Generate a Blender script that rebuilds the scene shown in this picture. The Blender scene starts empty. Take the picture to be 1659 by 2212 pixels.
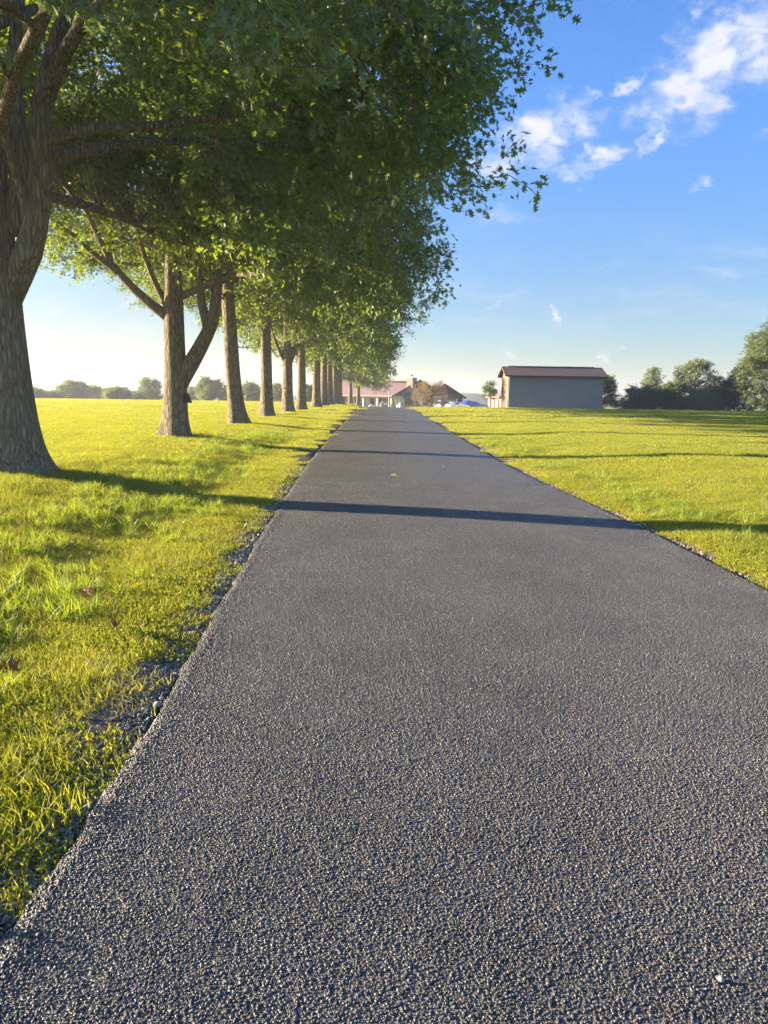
import bpy, math, random
import numpy as np

# ------------------------------------------------------------------ camera, sky, sun, exposure
sc = bpy.context.scene
col = sc.collection
R = math.radians
EYE = 1.45
cd = bpy.data.cameras.new('camera'); cam = bpy.data.objects.new('camera', cd); col.objects.link(cam)
cd.sensor_fit = 'VERTICAL'; cd.sensor_height = 36.0; cd.lens = 36.0 * 1597 / 2212
cd.clip_start = 0.05; cd.clip_end = 20000
import mathutils
cam.location = (0, 0, EYE)
cam.matrix_world = (mathutils.Matrix.Translation((0, 0, EYE)) @ mathutils.Matrix.Rotation(R(-0.66), 4, 'Z')
                    @ mathutils.Matrix.Rotation(R(90 - 8.93), 4, 'X') @ mathutils.Matrix.Rotation(R(0.8), 4, 'Z'))
sc.camera = cam

SUN_EL = R(12.5)
SUN_AZ = math.atan2(-1.0, 0.28)            # compass angle from +Y towards +X: the sun stands far left, a little ahead
sun_dir = mathutils.Vector((math.sin(SUN_AZ) * math.cos(SUN_EL), math.cos(SUN_AZ) * math.cos(SUN_EL), math.sin(SUN_EL)))
sl = bpy.data.lights.new('sun', 'SUN'); sl.energy = 5.0; sl.angle = R(0.5); sl.color = (1.0, 0.83, 0.58)
so = bpy.data.objects.new('sun', sl); col.objects.link(so)
so.location = (-60, 20, 40)
so.rotation_euler = sun_dir.to_track_quat('Z', 'Y').to_euler()

sc.view_settings.view_transform = 'Standard'
sc.view_settings.look = 'None'
sc.view_settings.gamma = 1.0
sc.view_settings.use_curve_mapping = False
sc.view_settings.exposure = 2.3

cy = sc.cycles if hasattr(sc, 'cycles') else None
if cy:
    cy.use_denoising = True; cy.denoiser = 'OPENIMAGEDENOISE'; cy.denoising_input_passes = 'RGB_ALBEDO_NORMAL'; cy.denoising_prefilter = 'NONE'
    cy.max_bounces = 7; cy.diffuse_bounces = 5; cy.glossy_bounces = 1; cy.transmission_bounces = 3
    cy.transparent_max_bounces = 6; cy.volume_bounces = 0
    cy.use_adaptive_sampling = True; cy.adaptive_threshold = 0.02; cy.adaptive_min_samples = 32
    cy.sample_clamp_indirect = 6

class NT:
    """small helper to write node trees as expressions"""
    def __init__(s, tree): s.t = tree; s.n = tree.nodes; s.l = tree.links
    def node(s, typ, props=None, **ins):
        nd = s.n.new(typ)
        for k, v in (props or {}).items(): setattr(nd, k, v)
        for k, v in ins.items():
            s.set(nd.inputs[int(k[1:])] if k[0] == 'i' and k[1:].isdigit() else nd.inputs[k.replace('_', ' ')], v)
        return nd
    def set(s, sock, v):
        if isinstance(v, bpy.types.NodeSocket): s.l.new(v, sock)
        else: sock.default_value = v
    def m(s, op, a, b=0.0, c=0.0, clamp=False):
        nd = s.n.new('ShaderNodeMath'); nd.operation = op; nd.use_clamp = clamp
        for k, v in enumerate((a, b, c)): s.set(nd.inputs[k], v)
        return nd.outputs[0]
    def mix(s, f, a, b, blend='MIX'):
        nd = s.n.new('ShaderNodeMix'); nd.data_type = 'RGBA'; nd.blend_type = blend
        s.set(nd.inputs[0], f); s.set(nd.inputs[6], a); s.set(nd.inputs[7], b)
        return nd.outputs[2]
    def ss(s, x, lo, hi):
        nd = s.n.new('ShaderNodeMapRange'); nd.interpolation_type = 'SMOOTHSTEP'
        s.set(nd.inputs[0], x); s.set(nd.inputs[1], lo); s.set(nd.inputs[2], hi)
        return nd.outputs[0]
    def noise(s, vec, scale, detail=3.0, rough=0.55, dist=0.0, out=0):
        nd = s.n.new('ShaderNodeTexNoise')
        s.set(nd.inputs['Vector'], vec); s.set(nd.inputs['Scale'], scale); nd.inputs['Detail'].default_value = detail
        nd.inputs['Roughness'].default_value = rough; nd.inputs['Distortion'].default_value = dist
        return nd.outputs[out]
def C3(r, g, b): return (r, g, b, 1.0)

# world: physical sky plus fair-weather clouds laid out by compass direction
w = bpy.data.worlds.new('World'); sc.world = w; w.use_nodes = True
T = NT(w.node_tree); w.node_tree.nodes.clear()
sky = T.node('ShaderNodeTexSky', dict(sky_type='NISHITA', sun_disc=False, sun_elevation=SUN_EL, sun_rotation=SUN_AZ,
                                      altitude=200.0, air_density=1.0, dust_density=0.35, ozone_density=2.2))
tc = T.node('ShaderNodeTexCoord'); gen = tc.outputs['Generated']
sep = T.node('ShaderNodeSeparateXYZ', None, Vector=gen)
az = T.m('MULTIPLY', T.m('ARCTAN2', sep.outputs[0], sep.outputs[1]), 57.2958)
el = T.m('MULTIPLY', T.m('ARCSINE', sep.outputs[2]), 57.2958)
# direction stretched in the vertical so that the clouds flatten towards the horizon
ang = T.node('ShaderNodeCombineXYZ', None, X=T.m('MULTIPLY', az, 0.1), Y=T.m('MULTIPLY', el, 0.16), Z=0.0).outputs[0]
warp = T.noise(ang, 3.0, 4, 0.6, out=1)
wv = T.node('ShaderNodeVectorMath', dict(operation='MULTIPLY_ADD'), i0=warp, i1=(0.35, 0.35, 0), i2=ang).outputs[0]
n1 = T.noise(wv, 4.0, 6, 0.56)
n2 = T.noise(wv, 1.1, 3, 0.5)
#        azimuth, elevation, half length, half width, tilt, weight
CLOUDS = [(23.4, 21.2, 6.0, 2.7, 22, 1.0), (21.0, 19.4, 3.2, 1.5, 40, .9), (19.0, 17.3, 2.3, .55, 46, .75), (17.1, 20.3, 1.6, .6, 30, .7), (20.6, 23.2, 1.5, 1.3, 50, .6),
          (14.8, 19.9, 1.0, .5, 20, .62), (11.4, 17.8, 3.8, 1.9, 20, .95), (9.0, 16.6, 3.4, 1.5, 5, .8), (15.1, 16.0, 2.8, .95, 14, .9),
          (17.2, 18.0, 1.6, .5, 20, .4), (22.7, 14.3, 1.0, .45, 30, .6), (8.7, 12.6, 3.0, .9, 5, .55), (27.5, 17.5, 2.0, .8, 20, .5),
          (13.3, 6.2, .8, .5, 30, .85), (8.8, 6.5, .8, .35, 15, .6), (17.2, 3.2, .55, .6, 60, .9), (18.4, 2.8, .5, .35, 40, .75), (9.6, 3.0, .6, .45, 20, .55), (12.0, 3.3, .5, .4, 20, .45),
          (-16, 6.5, 3.5, .8, 5, .55), (-13, 11.0, 4.0, 1.0, 8, .5)]
wz = T.node('ShaderNodeSeparateColor', None, Color=T.noise(ang, 7.0, 5, 0.62, out=1))
az0, el0 = az, el
az = T.m('ADD', az, T.m('MULTIPLY', T.m('SUBTRACT', wz.outputs[0], 0.5), 5.0)); el = T.m('ADD', el, T.m('MULTIPLY', T.m('SUBTRACT', wz.outputs[1], 0.5), 3.2))
mask = None
for (a, e, L, Wd, tilt, wt) in CLOUDS:
    ca, sa = math.cos(R(tilt)), math.sin(R(tilt))
    dx = T.m('SUBTRACT', az, a); dy = T.m('SUBTRACT', el, e)
    u = T.m('DIVIDE', T.m('ADD', T.m('MULTIPLY', dx, ca), T.m('MULTIPLY', dy, sa)), L)
    v = T.m('DIVIDE', T.m('SUBTRACT', T.m('MULTIPLY', dy, ca), T.m('MULTIPLY', dx, sa)), Wd)
    d = T.m('ADD', T.m('MULTIPLY', u, u), T.m('MULTIPLY', v, v))
    g = T.m('MULTIPLY', T.m('EXPONENT', T.m('MULTIPLY', d, -0.9)), wt)
    mask = g if mask is None else T.m('MAXIMUM', mask, g)
az, el = az0, el0
wide = T.ss(n2, 0.58, 0.78)                      # the same scattered clouds over the rest of the sky
wide = T.m('MULTIPLY', wide, T.m('MAXIMUM', T.ss(az, 34, 50), T.ss(az, -34, -50)))
mask = T.m('MAXIMUM', mask, T.m('MULTIPLY', wide, 0.8))
dens = T.m('SUBTRACT', T.m('ADD', mask, T.m('MULTIPLY', T.m('SUBTRACT', n1, 0.5), 1.5)), 0.22)
dens = T.m('MULTIPLY', T.ss(dens, 0.0, 0.95), T.ss(mask, 0.02, 0.3))
wispn = T.ss(T.noise(T.node('ShaderNodeMapping', None, Vector=wv, Scale=(0.5, 2.0, 1)).outputs[0], 2.0, 5, 0.6), 0.45, 0.8)
wisp = T.m('MULTIPLY', T.m('MULTIPLY', wispn, T.ss(el, 1, 6)), T.m('MULTIPLY', T.ss(el, 14, 8), 0.42))
cl = T.m('MULTIPLY', T.m('MAXIMUM', dens, wisp), T.ss(el, 0.3, 2.0))
skyc = T.node('ShaderNodeHueSaturation', None, Saturation=1.18, Value=1.0, Color=sky.outputs[0]).outputs[0]
skyc = T.mix(1.0, skyc, T.mix(T.ss(el, 0, 24), C3(.60, .645, .78), C3(.83, 1.05, 1.47)), 'MULTIPLY')
skyc = T.mix(T.m('MULTIPLY', T.ss(az, 6, -24), T.ss(el, 14, 2)), skyc, T.mix(1.0, skyc, C3(.66, .62, .55), 'MULTIPLY'))   # warmer low down towards the sun
bright = T.mix(T.ss(T.m('ADD', n1, T.m('MULTIPLY', dens, 0.2)), 0.4, 0.75), C3(3.0, 3.3, 3.9), C3(4.4, 4.3, 4.2))
out = T.mix(T.m('MULTIPLY', cl, 0.84), skyc, bright)
bg = T.node('ShaderNodeBackground', None, Color=out, Strength=0.05)
T.l.new(bg.outputs[0], T.node('ShaderNodeOutputWorld').inputs[0])

# ------------------------------------------------------------------ helpers
rng = np.random.default_rng(11)
random.seed(7)
def lerp(a, b, t): return a + (b - a) * t
def sstep(t):
    t = np.clip(t, 0, 1); return t * t * (3 - 2 * t)
def tag(o, label=None, cat=None, group=None, kind=None):
    if label: o['label'] = label
    if cat: o['category'] = cat
    if group: o['group'] = group
    if kind: o['kind'] = kind
    return o
def empty(name, loc, label, cat, group=None, rz=0.0):
    o = bpy.data.objects.new(name, None); col.objects.link(o); o.location = loc; o.rotation_euler = (0, 0, rz)
    o.empty_display_size = 0.3
    return tag(o, label, cat, group)
def link(name, me, mat=None, parent=None, loc=None):
    o = bpy.data.objects.new(name, me); col.objects.link(o)
    if mat and not me.materials: me.materials.append(mat)
    if parent: o.parent = parent
    if loc is not None: o.location = loc
    return o
def np_mesh(name, V, F, smooth=False):
    """V (n,3), F (m,k) with one fixed k"""
    me = bpy.data.meshes.new(name); V = np.asarray(V, np.float32); F = np.asarray(F, np.int32)
    k = F.shape[1]
    me.vertices.add(len(V)); me.vertices.foreach_set('co', V.ravel())
    me.loops.add(F.size); me.loops.foreach_set('vertex_index', F.ravel())
    me.polygons.add(len(F)); me.polygons.foreach_set('loop_start', np.arange(0, F.size, k, dtype=np.int32))
    me.polygons.foreach_set('use_smooth', np.full(len(F), smooth))
    me.update(calc_edges=True); me.validate()
    return me
def attr(me, name, typ, dom, data):
    a = me.attributes.new(name, typ, dom)
    a.data.foreach_set('vector' if typ == 'FLOAT_VECTOR' else 'value', np.asarray(data).ravel())
class MB:
    def __init__(s): s.v = []; s.f = []
    def add(s, V, F):
        b = len(s.v); s.v += [tuple(map(float, p)) for p in V]; s.f += [tuple(b + i for i in f) for f in F]; return s
    def box(s, x0, x1, y0, y1, z0, z1):
        V = [(x, y, z) for z in (z0, z1) for y in (y0, y1) for x in (x0, x1)]
        return s.add(V, [(0, 2, 3, 1), (4, 5, 7, 6), (0, 1, 5, 4), (2, 6, 7, 3), (0, 4, 6, 2), (1, 3, 7, 5)])
    def hull(s, A, B):
        """two loops of n points joined into a closed solid"""
        n = len(A)
        return s.add(list(A) + list(B), [tuple(range(n - 1, -1, -1)), tuple(range(n, 2 * n))] + [(i, (i + 1) % n, n + (i + 1) % n, n + i) for i in range(n)])
    def slab(s, P, t):
        """a quad or polygon thickened by the vector t"""
        return s.hull(P, [tuple(np.array(p) + np.array(t)) for p in P])
    def tube(s, pts, rad, n=8, cap=True, shape=None):
        pts = np.asarray(pts, float); m = len(pts); rad = np.broadcast_to(np.asarray(rad, float), (m,))
        tan = np.gradient(pts, axis=0) if m > 2 else np.repeat((pts[-1:] - pts[:1]), m, 0)
        tan /= np.linalg.norm(tan, axis=1, keepdims=True) + 1e-9
        ref = np.array([0.0, 1.0, 0.0]) if abs(tan[0, 1]) < .85 else np.array([1.0, 0, 0])
        V = []
        for k in range(m):
            a = np.cross(ref, tan[k]); a /= np.linalg.norm(a) + 1e-9; b = np.cross(tan[k], a); ref = np.cross(a, tan[k]) * -1
            ref = b
            for j in range(n):
                th = 2 * math.pi * j / n; rr = rad[k] * (shape(k, th) if shape else 1.0)
                V.append(pts[k] + rr * (math.cos(th) * a + math.sin(th) * b))
        F = [(k * n + j, k * n + (j + 1) % n, (k + 1) * n + (j + 1) % n, (k + 1) * n + j) for k in range(m - 1) for j in range(n)]
        if cap: F += [tuple(range(n - 1, -1, -1)), tuple(range((m - 1) * n, m * n))]
        return s.add(V, F)
    def lathe(s, prof, n=12, c=(0, 0, 0)):
        V = [(c[0] + r * math.cos(2 * math.pi * j / n), c[1] + r * math.sin(2 * math.pi * j / n), c[2] + z) for (r, z) in prof for j in range(n)]
        m = len(prof)
        F = [(k * n + j, k * n + (j + 1) % n, (k + 1) * n + (j + 1) % n, (k + 1) * n + j) for k in range(m - 1) for j in range(n)]
        return s.add(V, F + [tuple(range(n - 1, -1, -1)), tuple(range((m - 1) * n, m * n))])
    turn = None      # optional map applied to every vertex (used for the angled wing of the house)
    def mesh(s, name, smooth=False):
        if MB.turn: s.v = [MB.turn(p) for p in s.v]
        me = bpy.data.meshes.new(name); me.from_pydata(s.v, [], s.f)
        if smooth: me.polygons.foreach_set('use_smooth', np.ones(len(me.polygons), bool))
        me.update(); return me
    def build(s, name, mat, parent=None, smooth=False, bevel=0.0, loc=None):
        o = link(name, s.mesh(name, smooth), mat, parent, loc)
        if bevel:
            b = o.modifiers.new('bevel', 'BEVEL'); b.width = bevel; b.segments = 2; b.limit_method = 'ANGLE'
        return o
def catmull(P, n):
    P = np.asarray(P, float); m = len(P); t = np.linspace(0, m - 1, n); out = []
    for x in t:
        i = min(int(x), m - 2); f = x - i
        p0, p1, p2, p3 = P[max(i - 1, 0)], P[i], P[i + 1], P[min(i + 2, m - 1)]
        out.append(.5 * (2 * p1 + (p2 - p0) * f + (2 * p0 - 5 * p1 + 4 * p2 - p3) * f * f + (3 * p1 - p0 - 3 * p2 + p3) * f ** 3))
    return np.array(out)

def tilt_euler(zx, zy, th):
    """XYZ Euler angles of a spin th about the upright axis followed by a tilt to the slopes zx, zy"""
    zx, zy, th = [np.asarray(v, float) for v in (zx, zy, th)]
    a = np.arctan(zy); b = -np.arctan(zx); ca, sa, cb, sb, ct, st = np.cos(a), np.sin(a), np.cos(b), np.sin(b), np.cos(th), np.sin(th)
    r00 = cb * ct + sb * sa * st; r10 = ca * st; r20 = -sb * ct + cb * sa * st
    r21 = sb * st + cb * sa * ct; r22 = cb * ca
    return np.stack([np.arctan2(r21, r22), -np.arcsin(np.clip(r20, -1, 1)), np.arctan2(r10, r00)], -1)
# geometry-node scatter for stuff nobody could count (blades, leaves, grit)
def proto_set(name, meshes):
    c = bpy.data.collections.new(name)
    for k, me in enumerate(meshes):
        o = bpy.data.objects.new('%s_%02d' % (name, k), me); c.objects.link(o)
    g = bpy.data.node_groups.new('scatter_' + name, 'GeometryNodeTree')
    g.interface.new_socket('Geometry', in_out='INPUT', socket_type='NodeSocketGeometry')
    g.interface.new_socket('Geometry', in_out='OUTPUT', socket_type='NodeSocketGeometry')
    t = NT(g)
    gi = t.node('NodeGroupInput'); go = t.node('NodeGroupOutput')
    ci = t.node('GeometryNodeCollectionInfo'); ci.inputs['Collection'].default_value = c
    ci.inputs['Separate Children'].default_value = True; ci.inputs['Reset Children'].default_value = True
    ip = t.node('GeometryNodeInstanceOnPoints')
    def na(nm, ty):
        nd = t.node('GeometryNodeInputNamedAttribute', dict(data_type=ty)); nd.inputs['Name'].default_value = nm
        return [o for o in nd.outputs if o.enabled and o.name == 'Attribute'][0]
    t.l.new(gi.outputs[0], ip.inputs['Points']); t.l.new(ci.outputs[0], ip.inputs['Instance'])
    ip.inputs['Pick Instance'].default_value = True
    t.l.new(na('idx', 'INT'), ip.inputs['Instance Index']); t.l.new(na('rot', 'FLOAT_VECTOR'), ip.inputs['Rotation'])
    t.l.new(na('scl', 'FLOAT'), ip.inputs['Scale']); t.l.new(ip.outputs[0], go.inputs[0])
    return g, len(meshes)
def scatter(name, pset, P, rot, scl, parent=None, idx=None):
    g, n = pset; P = np.asarray(P, np.float32); m = len(P)
    me = bpy.data.meshes.new(name); me.vertices.add(m); me.vertices.foreach_set('co', P.ravel())
    attr(me, 'idx', 'INT', 'POINT', (rng.integers(0, n, m) if idx is None else idx).astype(np.int32))
    attr(me, 'rot', 'FLOAT_VECTOR', 'POINT', np.asarray(rot, np.float32)); attr(me, 'scl', 'FLOAT', 'POINT', np.broadcast_to(np.asarray(scl, np.float32), (m,)))
    o = link(name, me, None, parent)
    md = o.modifiers.new('scatter', 'NODES'); md.node_group = g
    o['kind'] = 'stuff'
    return o

# ------------------------------------------------------------------ materials
def material(name):
    m = bpy.data.materials.new(name); m.use_nodes = True; m.node_tree.nodes.clear()
    t = NT(m.node_tree); t.out = t.node('ShaderNodeOutputMaterial'); return m, t
def plain(name, c, rough=0.6, var=0.12, scale=3.0, bump=0.0, bscale=40.0, metal=0.0, spec=0.5):
    m, t = material(name)
    co = t.node('ShaderNodeTexCoord').outputs['Object']
    n = t.noise(co, scale, 5, 0.6)
    colr = t.mix(n, C3(*[v * (1 - var) for v in c]), C3(*[min(1, v * (1 + var)) for v in c]))
    p = t.node('ShaderNodeBsdfPrincipled', None, Base_Color=colr, Roughness=rough, Metallic=metal)
    p.inputs['Specular IOR Level'].default_value = spec
    if bump:
        b = t.node('ShaderNodeBump', None, Height=t.noise(co, bscale, 4, 0.6), Strength=bump, Distance=0.02)
        t.l.new(b.outputs[0], p.inputs['Normal'])
    t.l.new(p.outputs[0], t.out.inputs[0]); return m
def leaf_mat(name, c1, c2, tr, trans=0.45, gloss=0.06, young=None):
    """leaf or blade: diffuse front, light shining through, waxy sheen"""
    m, t = material(name)
    oi = t.node('ShaderNodeObjectInfo'); geo = t.node('ShaderNodeNewGeometry')
    bv = t.node('ShaderNodeAttribute', dict(attribute_name='bv')).outputs['Fac']
    big = t.m('ADD', t.m('MULTIPLY', t.noise(geo.outputs['Position'], 0.5, 4, 0.6), .5), t.m('MULTIPLY', t.noise(geo.outputs['Position'], 0.09, 3, 0.6), .5))
    f = t.m('ADD', t.m('MULTIPLY', bv, 0.42), t.m('ADD', t.m('MULTIPLY', oi.outputs['Random'], 0.18), t.m('MULTIPLY', t.ss(big, .38, .62), 0.40)))
    c = t.mix(f, C3(*c1), C3(*c2))
    tc_ = t.mix(f, C3(*[v * .8 for v in tr]), C3(*tr))
    d = t.node('ShaderNodeBsdfDiffuse', None, Color=c); tl = t.node('ShaderNodeBsdfTranslucent', None, Color=tc_)
    mx = t.node('ShaderNodeMixShader', None, Fac=trans, i1=d.outputs[0], i2=tl.outputs[0])
    gl = t.node('ShaderNodeBsdfGlossy', None, Color=C3(1, 1, 1), Roughness=0.5)
    mx2 = t.node('ShaderNodeMixShader', None, Fac=gloss, i1=mx.outputs[0], i2=gl.outputs[0])
    t.l.new(mx2.outputs[0], t.out.inputs[0]); return m

def bark_mat(name, c1, c2, scale=1.0):
    m, t = material(name)
    co = t.node('ShaderNodeTexCoord').outputs['Object']
    st = t.node('ShaderNodeMapping', None, Vector=co, Scale=(15 * scale, 15 * scale, 2.2 * scale)).outputs[0]
    wp = t.node('ShaderNodeVectorMath', dict(operation='MULTIPLY_ADD'), i0=t.noise(st, 0.7, 3, .6, out=1), i1=(1.3, 1.3, 1.3), i2=st).outputs[0]
    vo = t.node('ShaderNodeTexVoronoi', dict(feature='DISTANCE_TO_EDGE'), Vector=wp, Scale=1.3)
    ridge = t.m('ADD', t.m('MULTIPLY', t.ss(vo.outputs['Distance'], 0.0, 0.36), .75), t.m('MULTIPLY', t.ss(t.noise(wp, 1.6, 5, .65), .3, .7), .4))
    fine = t.noise(st, 6.0, 6, 0.65)
    patch = t.ss(t.noise(co, 3.2, 4, .6), .52, .66)           # pale lichen
    c = t.mix(t.m('MULTIPLY', ridge, fine), C3(*c1), C3(*c2))
    c = t.mix(t.m('MULTIPLY', patch, 0.4), c, C3(0.27, 0.28, 0.23))
    p = t.node('ShaderNodeBsdfPrincipled', None, Base_Color=c, Roughness=0.95); p.inputs['Specular IOR Level'].default_value = .15
    h = t.m('ADD', ridge, t.m('MULTIPLY', fine, 0.45))
    b = t.node('ShaderNodeBump', None, Height=h, Strength=1.0, Distance=0.04)
    t.l.new(b.outputs[0], p.inputs['Normal']); t.l.new(p.outputs[0], t.out.inputs[0]); return m

M_bark = bark_mat('oak_bark', (0.12, 0.098, 0.066), (0.66, 0.55, 0.38))
M_bark_far = bark_mat('far_bark', (0.09, 0.07, 0.05), (0.2, 0.17, 0.13))
M_oak = leaf_mat('oak_leaf', (0.030, 0.092, 0.064), (0.050, 0.122, 0.068), (0.36, 0.46, 0.03), trans=0.42, gloss=0.05)
M_lawn = leaf_mat('lawn_blade', (0.12, 0.19, 0.014), (0.30, 0.29, 0.02), (0.58, 0.59, 0.022), trans=0.45, gloss=0.03)
M_lush = leaf_mat('lush_blade', (0.11, 0.19, 0.015), (0.20, 0.27, 0.02), (0.54, 0.64, 0.03), trans=0.45, gloss=0.04)
M_verge = leaf_mat('verge_blade', (0.30, 0.30, 0.025), (0.46, 0.41, 0.045), (0.78, 0.73, 0.055), trans=0.45, gloss=0.02)
M_weed = leaf_mat('weed_leaf', (0.20, 0.25, 0.02), (0.34, 0.34, 0.03), (0.64, 0.66, 0.04), trans=0.42, gloss=0.015)
M_dry = leaf_mat('dry_blade', (0.26, 0.23, 0.07), (0.34, 0.29, 0.10), (0.5, 0.44, 0.12), trans=0.4, gloss=0.02)
M_tree_dark = leaf_mat('hedge_leaf', (0.07, 0.115, 0.05), (0.115, 0.17, 0.06), (0.30, 0.40, 0.07))
M_tree_mid = leaf_mat('ash_leaf', (0.06, 0.10, 0.03), (0.11, 0.16, 0.04), (0.32, 0.38, 0.05))
M_tree_pale = leaf_mat('willow_leaf', (0.13, 0.17, 0.08), (0.2, 0.23, 0.11), (0.36, 0.40, 0.12))
M_tree_brown = leaf_mat('brownish_leaf', (0.26, 0.18, 0.07), (0.34, 0.26, 0.11), (0.46, 0.31, 0.09), trans=0.35)

# ------------------------------------------------------------------ terrain
TREES = [(-5.15, 10.6), (-5.21, 19.3), (-5.2, 27.9), (-5.3, 36.2), (-5.2, 43.9), (-5.2, 51.4), (-4.9, 60.5), (-4.85, 68.5), (-4.8, 76.0), (-4.7, 84.0), (-4.6, 91.0), (-3.9, 110.5), (-2.9, 115.5)]
RY = [-8, 3, 8, 15, 24, 40, 54, 70, 110, 140, 200, 400, 3000]
RZ = [0, 0, .03, .06, .16, .34, .47, .42, -.45, -1.1, -1.6, -3.0, -3.0]
LY = [-8, 8, 30, 54, 90, 105, 130, 200, 400, 3000]
LZ = [.30, .32, .35, .44, .44, .40, -.1, -1.4, -3.0, -3.0]
GY = [-8, 15, 24, 54, 66, 88, 110, 140, 200, 400, 3000]
GZ = [.24, .26, .32, .53, .50, .16, -.4, -1.1, -1.6, -3.0, -3.0]
XLy = [-8, 2.8, 4.1, 5.4, 8.1, 15.2, 24, 60, 140]; XLx = [-.97, -.97, -1.02, -1.08, -1.19, -1.40, -1.46, -1.42, -1.42]
XRy = [-8, 6, 8.4, 11.6, 15.8, 25, 53, 140]; XRx = [3.03, 3.03, 3.0, 2.85, 2.74, 2.72, 2.68, 2.68]
def wob(x, y, s, a):
    return a * (np.sin(x * 1.7 * s + 1.3 * np.sin(y * .9 * s)) * np.cos(y * 1.3 * s + .7 * np.sin(x * 1.1 * s)) + .5 * np.sin(x * 3.9 * s + y * 2.7 * s + 1.7))
_yd = np.concatenate([np.arange(-8, 30, .1), np.arange(30, 141, 1.0)]); _k = np.hanning(33); _k /= _k.sum()
def _smooth(ys_, xs_):
    a = np.interp(np.arange(-12, 34, .1), ys_, xs_); return np.arange(-12, 34, .1), np.convolve(np.pad(a, 16, 'edge'), _k, 'valid')
_la, _lb = _smooth(XLy, XLx); _ra, _rb = _smooth(XRy, XRx)
def xl(y): return np.where(np.asarray(y) < 30, np.interp(y, _la, _lb), np.interp(y, XLy, XLx))
def xr(y): return np.where(np.asarray(y) < 30, np.interp(y, _ra, _rb), np.interp(y, XRy, XRx))
def road_z(y): return np.interp(y, RY, RZ)
def G(x, y):
    x = np.asarray(x, float); y = np.asarray(y, float)
    r, L, Rr = road_z(y), np.interp(y, LY, LZ), np.interp(y, GY, GZ)
    wl = sstep((-1.7 - x) / 3.7); wr = sstep((x - 3.7) / 3.6)
    z = r * (1 - wl - wr) + L * wl + Rr * wr
    dl = xl(y) - x; dr = x - xr(y)
    out = np.maximum(dl, dr)
    z = z - np.where(out < 0, .07, .045 * np.exp(-np.maximum(out, 0) / .22))
    nearw = np.clip(1 - np.abs(y) / 120, 0.1, 1) * np.clip(out / .5, 0, 1)
    z = z + nearw * (wob(x, y, .9, .011) + wob(x + 7, y, 3.1, .005))
    z = z - np.where((out > 0) & (dl > 0), .03 * np.exp(-((dl - 1.3) / .5) ** 2) * (y < 40), 0)     # shallow swale on the left
    return z
def graded(a, fine, grow, lim):
    o = [0.0]; st = fine
    while o[-1] < lim:
        o.append(o[-1] + st)
        if o[-1] > a: st *= grow
    return np.array(o)
px_ = graded(7.0, 0.11, 1.09, 2600); gx = np.concatenate([-px_[:0:-1], px_]) + 0.9
gy = graded(14.0, 0.13, 1.04, 2900) - 4.0
X, Y = np.meshgrid(gx, gy); Zg = G(X, Y)
nx, ny = len(gx), len(gy)
ii = np.arange(nx * ny).reshape(ny, nx)
F = np.stack([ii[:-1, :-1], ii[:-1, 1:], ii[1:, 1:], ii[1:, :-1]], -1).reshape(-1, 4)
me = np_mesh('ground', np.stack([X, Y, Zg], -1).reshape(-1, 3), F, True)
dl = xl(Y) - X; dr = X - xr(Y)
dout = np.maximum(dl, dr)
verge = np.clip(1 - (dout - .05) / np.where(dl > 0, .55, .25), 0, 1)
for (tx, ty) in TREES: verge = np.maximum(verge, np.clip(1.5 - np.hypot(X - tx, Y - ty) / .6, 0, .8))     # bare earth at the trunks' feet
attr(me, 'verge', 'FLOAT', 'POINT', verge.astype(np.float32))
m, t = material('turf_soil')
geo = t.node('ShaderNodeNewGeometry').outputs['Position']
vg = t.node('ShaderNodeAttribute', dict(attribute_name='verge')).outputs['Fac']
nn = t.noise(geo, 2.5, 5, .6); nf = t.noise(geo, 45, 5, .7); nb = t.noise(geo, .12, 3, .5)
turf = t.mix(nn, C3(.20, .19, .05), C3(.28, .26, .07)); turf = t.mix(t.ss(nb, .4, .65), turf, C3(.19, .20, .04))
grit = t.mix(t.ss(nf, .35, .7), C3(.07, .06, .05), C3(.24, .21, .17))
p = t.node('ShaderNodeBsdfPrincipled', None, Base_Color=t.mix(t.ss(t.m('ADD', vg, t.m('MULTIPLY', nn, .6)), .55, .95), turf, grit), Roughness=.95)
p.inputs['Specular IOR Level'].default_value = .1
b = t.node('ShaderNodeBump', None, Height=nf, Strength=.8, Distance=.02); t.l.new(b.outputs[0], p.inputs['Normal'])
t.l.new(p.outputs[0], t.out.inputs[0])
tag(link('ground', me, m), kind='structure')

# driveway: a 4 m wide asphalt mat with a rounded crumbling edge
m, t = material('asphalt')
geo = t.node('ShaderNodeNewGeometry').outputs['Position']
v1 = t.node('ShaderNodeTexVoronoi', None, Vector=geo, Scale=135.0)
v2 = t.node('ShaderNodeTexVoronoi', dict(feature='SMOOTH_F1'), Vector=geo, Scale=135.0)
nn = t.ss(t.noise(geo, 1.1, 5, .65), .32, .68); nf = t.noise(geo, 260, 3, .6)
base = t.mix(nn, C3(.066, .062, .057), C3(.092, .087, .081))
base = t.mix(t.m('MULTIPLY', t.ss(v1.outputs['Color'], .3, 1.0), .55), base, C3(.16, .15, .132))
p = t.node('ShaderNodeBsdfPrincipled', None, Base_Color=base, Roughness=.5); p.inputs['Specular IOR Level'].default_value = .45
hh = t.m('ADD', t.m('MULTIPLY', v2.outputs['Distance'], -1.0), t.m('MULTIPLY', nf, .25))
b = t.node('ShaderNodeBump', None, Height=hh, Strength=1.0, Distance=.0075); t.l.new(b.outputs[0], p.inputs['Normal'])
t.l.new(p.outputs[0], t.out.inputs[0]); M_asph = m
ys = np.concatenate([np.arange(-3.5, 16, .05), np.geomspace(16, 140, 160)])
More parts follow.
